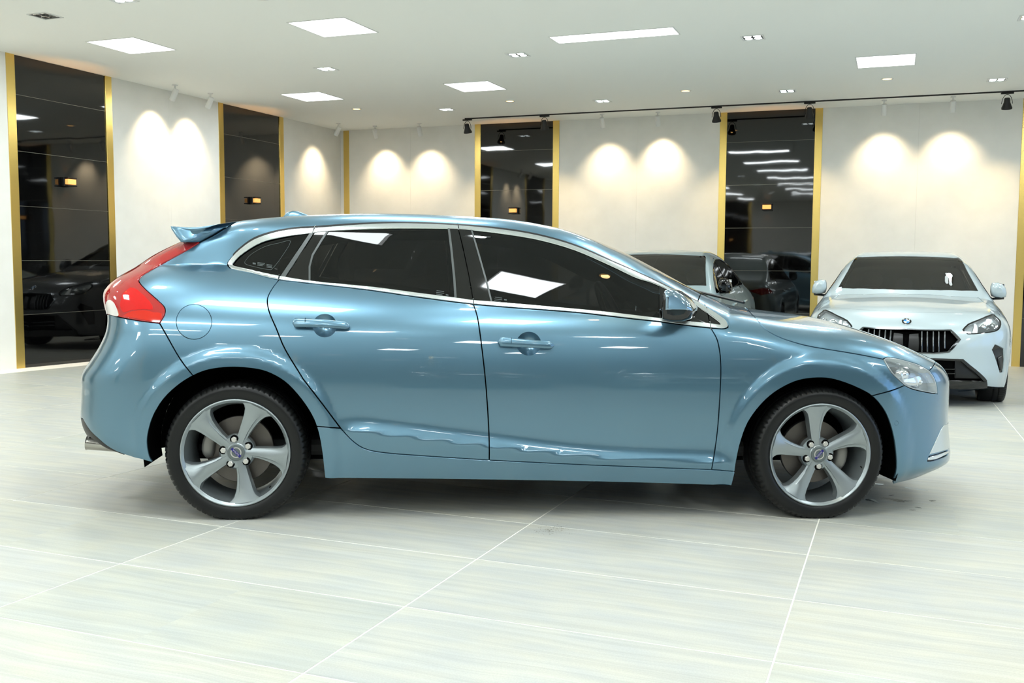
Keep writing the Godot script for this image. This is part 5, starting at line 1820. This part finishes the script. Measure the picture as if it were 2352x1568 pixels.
	var divs := [at_xy(b, [[1.13, 1.36], [1.20, 1.36], [1.16, 0.97], [1.08, 0.97]]), at_xy(b, [[0.15, 1.32], [0.19, 1.32], [0.17, 1.0], [0.11, 1.0]])]
	both(ice, "side_glass", b.panel(Body.grown(win, -0.012), divs, -0.004, 0.006), M.tint)
	both(ice, "window_trim", b.panel(win, [Body.grown(win, -0.012)], 0.002, 0.01), M.gloss_black)
	for d in divs: both(ice, "pillar_panel", b.panel(d, [], 0.0, 0.008), M.gloss_black)
	# --- kidney grille
	across(ice, "grille_back", b.panel(kid, [], -0.05, 0.0), M.liner)
	across(ice, "grille_frame", b.panel(Body.grown(kid, 0.001), [Body.grown(kid, -0.013)], 0.004, 0.05), M.dark_chrome)
	across(ice, "grille_plate", b.panel(Body.join([b.seam([[2074, 764], [2110, 762.5], [2110, 807], [2074, 807]], 1)]), [], -0.028, 0.02), M.satin_black)
	for u in [2117.4, 2130.2, 2144.0, 2156.7, 2170.6]:
		for sgn in [1.0, -1.0]:
			var line := []
			var v1 := 808.0 if u < 2160.0 else 800.0
			for k in 6:
				var q := lerpf(760.0, v1, k / 5.0)
				var r := b.skin(b.prm(b.hit(u, q)))
				line.append(Vector3(r[0].x, r[0].y, absf(r[0].z) * sgn) - Vector3(r[1].x, r[1].y, absf(r[1].z) * sgn) * 0.012)
			var s := Soup.new()
			tube_into(s, line, 0.008, 8)
			put(ice, "grille_slat", s.done(), M.dark_chrome)
	across(ice, "lower_intake", b.panel(low, [], -0.06, 0.0), M.liner)
	across(ice, "intake_frame", b.panel(Body.grown(low, 0.001), [Body.grown(low, -0.022)], 0.003, 0.06), M.gloss_black)
	var lipn := Body.join([b.seam([[2071.7, 872], [2200, 874], [2266, 876], [2266.3, 890], [2182, 891], [2071.7, 890]], 1)])
	across(ice, "front_lip", b.panel(lipn, [], 0.008, 0.03), M.gloss_black)
	both(ice, "intake_wing", b.panel(Body.join([b.seam([[2196, 830], [2210, 830], [2226, 844], [2257, 872], [2196, 872]], 1)]), [], -0.03, 0.02), M.satin_black)
	for q in [848.0, 859.0]:
		var s := Soup.new()
		var line := []
		for k in 9:
			var r := b.skin(b.prm(b.hit(lerpf(2072.0, 2196.0, k / 8.0), q)))
			line.append(r[0] - r[1] * 0.03)
		var full := []
		for k in range(8, -1, -1): full.append(Vector3(line[k].x, line[k].y, absf(line[k].z)))
		for k in range(1, 9): full.append(Vector3(line[k].x, line[k].y, -absf(line[k].z)))
		tube_into(s, full, 0.006, 6)
		put(ice, "intake_slat", s.done(), M.gloss_black)
	both(ice, "side_vent", b.panel(Body.grown(vent, -0.002), [], -0.012, 0.0), M.gloss_black)
	both(ice, "side_vent_blade", b.panel(Body.join([b.seam([[2294, 822], [2304, 816], [2303, 846], [2299, 850]], 1)]), [], 0.0, 0.012), M.gloss_black)
	# --- headlamps
	both(ice, "headlamp_shell", b.panel(Body.grown(lamp, -0.002), [], -0.03, 0.0), M.lamp_shell)
	both(ice, "headlamp_bezel", b.panel(lamp, [Body.grown(lamp, -0.010)], 0.0, 0.04), M.gloss_black)
	for e in [[2262, 747, 0.034], [2284, 744, 0.030]]:
		var r := b.skin(b.prm(b.hit(e[0], e[1])))
		for sgn in [1.0, -1.0]:
			var hs := lathe([[e[2], -0.02], [e[2] * 1.05, 0.006], [e[2] * 0.85, 0.008], [e[2] * 0.75, 0.0], [e[2] * 0.45, 0.014], [0.0, 0.018]], 20, 0.7)
			var o := Vector3(r[0].x, r[0].y, absf(r[0].z) * sgn) - Vector3(r[1].x, r[1].y, absf(r[1].z) * sgn) * 0.03
			put(ice, "headlamp_projector", hs.done(), M.chrome, Transform3D(Basis(Vector3.UP, PI / 2.0), o))
	both(ice, "headlamp_fin", b.panel(Body.join([b.seam([[2234, 762], [2238, 741], [2243, 740], [2247, 763]], 1)]), [], -0.016, 0.01), M.enamel_white)
	both(ice, "headlamp_mask", b.panel(Body.join([b.seam([[2247, 763], [2250, 747], [2292, 740], [2294, 752], [2284, 758]], 1)]), [], -0.022, 0.006), M.gloss_black)
	both(ice, "headlamp_cover", b.panel(Body.grown(lamp, -0.0105), [], -0.002, 0.0), M.lamp_clear)
	# --- badge on the bonnet
	var rb := b.skin(b.prm(b.hit(2071.7, 738.2)))
	var nb: Vector3 = Vector3(rb[1].x, rb[1].y, 0).normalized()
	var bd := Node3D.new()
	bd.name = "badge"
	bd.transform = Transform3D(Basis(nb.cross(Vector3.BACK).normalized().cross(nb) * 1.0, nb.cross(Vector3.BACK).normalized(), nb), Vector3(rb[0].x, rb[0].y, 0) + nb * 0.001)
	bd.transform.basis = Basis(Vector3(0, 0, -1), nb.cross(Vector3(0, 0, -1)).normalized(), nb)
	ice.add_child(bd)
	put(bd, "badge_ring", lathe([[0.0255, 0.0035], [0.040, 0.0035], [0.0415, 0.0]], 36, 0.4).done(), M.gloss_black)
	put(bd, "badge_rim", lathe([[0.0398, 0.0036], [0.0405, 0.0050], [0.0418, 0.0045], [0.0422, 0.0]], 36, 0.4).done(), M.chrome)
	put(bd, "badge_inner_rim", lathe([[0.0248, 0.0036], [0.0252, 0.0050], [0.0262, 0.0048], [0.0266, 0.0034]], 36, 0.4).done(), M.chrome)
	for k in 4:
		var s := Soup.new()
		var c := s.vert(Vector3(0, 0, 0.0040), Vector3.BACK)
		for m in 9:
			var a := PI / 2.0 * (k + m / 8.0)
			s.vert(Vector3(cos(a) * 0.025, sin(a) * 0.025, 0.0040), Vector3.BACK)
		for m in 8: s.tri(c, c + 1 + m, c + 2 + m)
		put(bd, "badge_quarter", s.done(), M.sky_blue if k % 2 == 1 else M.enamel_white)
	for k in 3:
		var a := deg_to_rad(136.0 - 46.0 * k)
		put(bd, "badge_letter", text_mesh("BMW"[k], 0.0135, 0.0008, false, true), M.enamel_white, Transform3D(Basis(Vector3.BACK, a - PI / 2.0), Vector3(cos(a) * 0.0327, sin(a) * 0.0327, 0.0042)))
	# --- mirrors
	for sgn in [1.0, -1.0]:
		var m := Node3D.new()
		m.name = "side_mirror"
		ice.add_child(m, true)
		var cap := []
		var foot := []
		for e in [[2.085, 0.35], [2.075, 0.72], [2.05, 0.93], [2.01, 1.0], [1.965, 1.0], [1.945, 0.97]]:
			var ring := []
			for q in [[0.800, 0.985], [0.788, 1.03], [0.790, 1.085], [0.802, 1.118], [0.845, 1.125], [0.892, 1.110], [0.926, 1.07], [0.938, 1.02], [0.932, 0.978], [0.89, 0.966], [0.84, 0.970]]:
				ring.append(Vector3(e[0], 1.045 + (q[1] - 1.045) * e[1], sgn * (0.862 + (q[0] - 0.862) * e[1])))
			cap.append(ring)
		put(m, "mirror_cap", loft(cap, true, true, 0.5), M.paint_ice)
		for e in [[0.72, 0.952, 0.05], [0.79, 0.955, 0.055], [0.86, 0.960, 0.05], [0.915, 0.966, 0.03]]:
			var ring := []
			for k in 8:
				var a := TAU * k / 8.0
				ring.append(Vector3(2.0 + cos(a) * e[2], e[1] + sin(a) * 0.013, sgn * e[0]))
			foot.append(ring)
		put(m, "mirror_foot", loft(foot), M.gloss_black)
		put(m, "mirror_glass", box_mesh(Vector3(1.940, 0.985, sgn * 0.862 - 0.06), Vector3(1.946, 1.108, sgn * 0.862 + 0.06), 0.002), M.chrome)
	# --- tail lamps, inner shell, wheels, cabin
	both(ice, "tail_lamp", b.panel(at_xy(b, [[-0.70, 0.86], [-0.78, 0.93], [-0.88, 0.94], [-0.95, 0.90], [-0.93, 0.83]]), [], 0.003, 0.01), M.red_lens)
	var inner := PackedVector2Array([Vector2(b.s0, -0.33), Vector2(b.s0, top), Vector2(s1, top), Vector2(s1, -0.37), Vector2(3.1, -0.33), Vector2(-0.6, -0.33)])
	across(ice, "inner_shell", b.panel(inner, [Body.grown(lamp, 0.004), Body.grown(kid, 0.004), Body.grown(low, 0.004), Body.grown(vent, 0.004), Body.grown(shield, -0.01), Body.grown(win, -0.012), Body.grown(arch_r, 0.004), Body.grown(arch_f, 0.004)], -0.016, 0.0), M.liner)
	put(ice, "underbody", box_mesh(Vector3(-0.75, 0.16, -0.66), Vector3(3.25, 0.30, 0.66), 0.02), M.liner)
	for x in [0.0, wb]:
		wheel_house(ice, x, 0.32, 0.39, 0.862, 0.56)
		for sgn in [1.0, -1.0]: wheel(ice, Vector3(x, 0.3165, 0.892 * sgn), sgn, 0.4, "dark", 1.06)
	interior(ice, 1.0)
	# --- the same shape again in other colours
	var grey := ice.duplicate()
	grey.name = "grey_sedan"
	tag(grey, "silver-grey saloon with black mirrors beside the ice-grey saloon, windscreen over the hatchback bonnet", "car")
	grey.transform = Transform3D(Basis(Vector3.UP, -PI / 2.0), Vector3(6.33, 0, 1.95))
	repaint(grey, M.paint_ice, M.paint_silver)
	for o in grey.find_children("mirror_cap*", "MeshInstance3D", true, false): o.material_override = M.gloss_black
	add_child(grey)
	var suv := ice.duplicate()
	suv.name = "dark_suv"
	tag(suv, "dark grey sport utility car hidden behind the hatchback, mirrored in the black glass bay", "car")
	suv.transform = Transform3D(Basis(Vector3.UP, -PI / 2.0).scaled(Vector3(1.0, 1.13, 1.0)), Vector3(2.2, 0, 1.15))
	repaint(suv, M.paint_ice, M.paint_dark)
	add_child(suv)
	# two more stand across the hall and show only as reflections in the blue doors
	for e in [["silver_sedan", "silver saloon parked across the hall, mirrored in the hatchback front door", M.paint_silver, Vector3(14.2, 0, 18.6), 118.0], ["black_sedan", "black saloon parked across the hall, mirrored in the hatchback rear door", M.paint_black, Vector3(11.4, 0, 19.8), 108.0]]:
		var o := ice.duplicate()
		o.name = e[0]
		tag(o, e[1], "car")
		o.transform = Transform3D(Basis(Vector3.UP, deg_to_rad(e[4])), e[3])
		repaint(o, M.paint_ice, e[2])
		add_child(o)

func repaint(n: Node, a: Material, c: Material) -> void:
	for o in n.find_children("*", "MeshInstance3D", true, false):
		if o.material_override == a: o.material_override = c
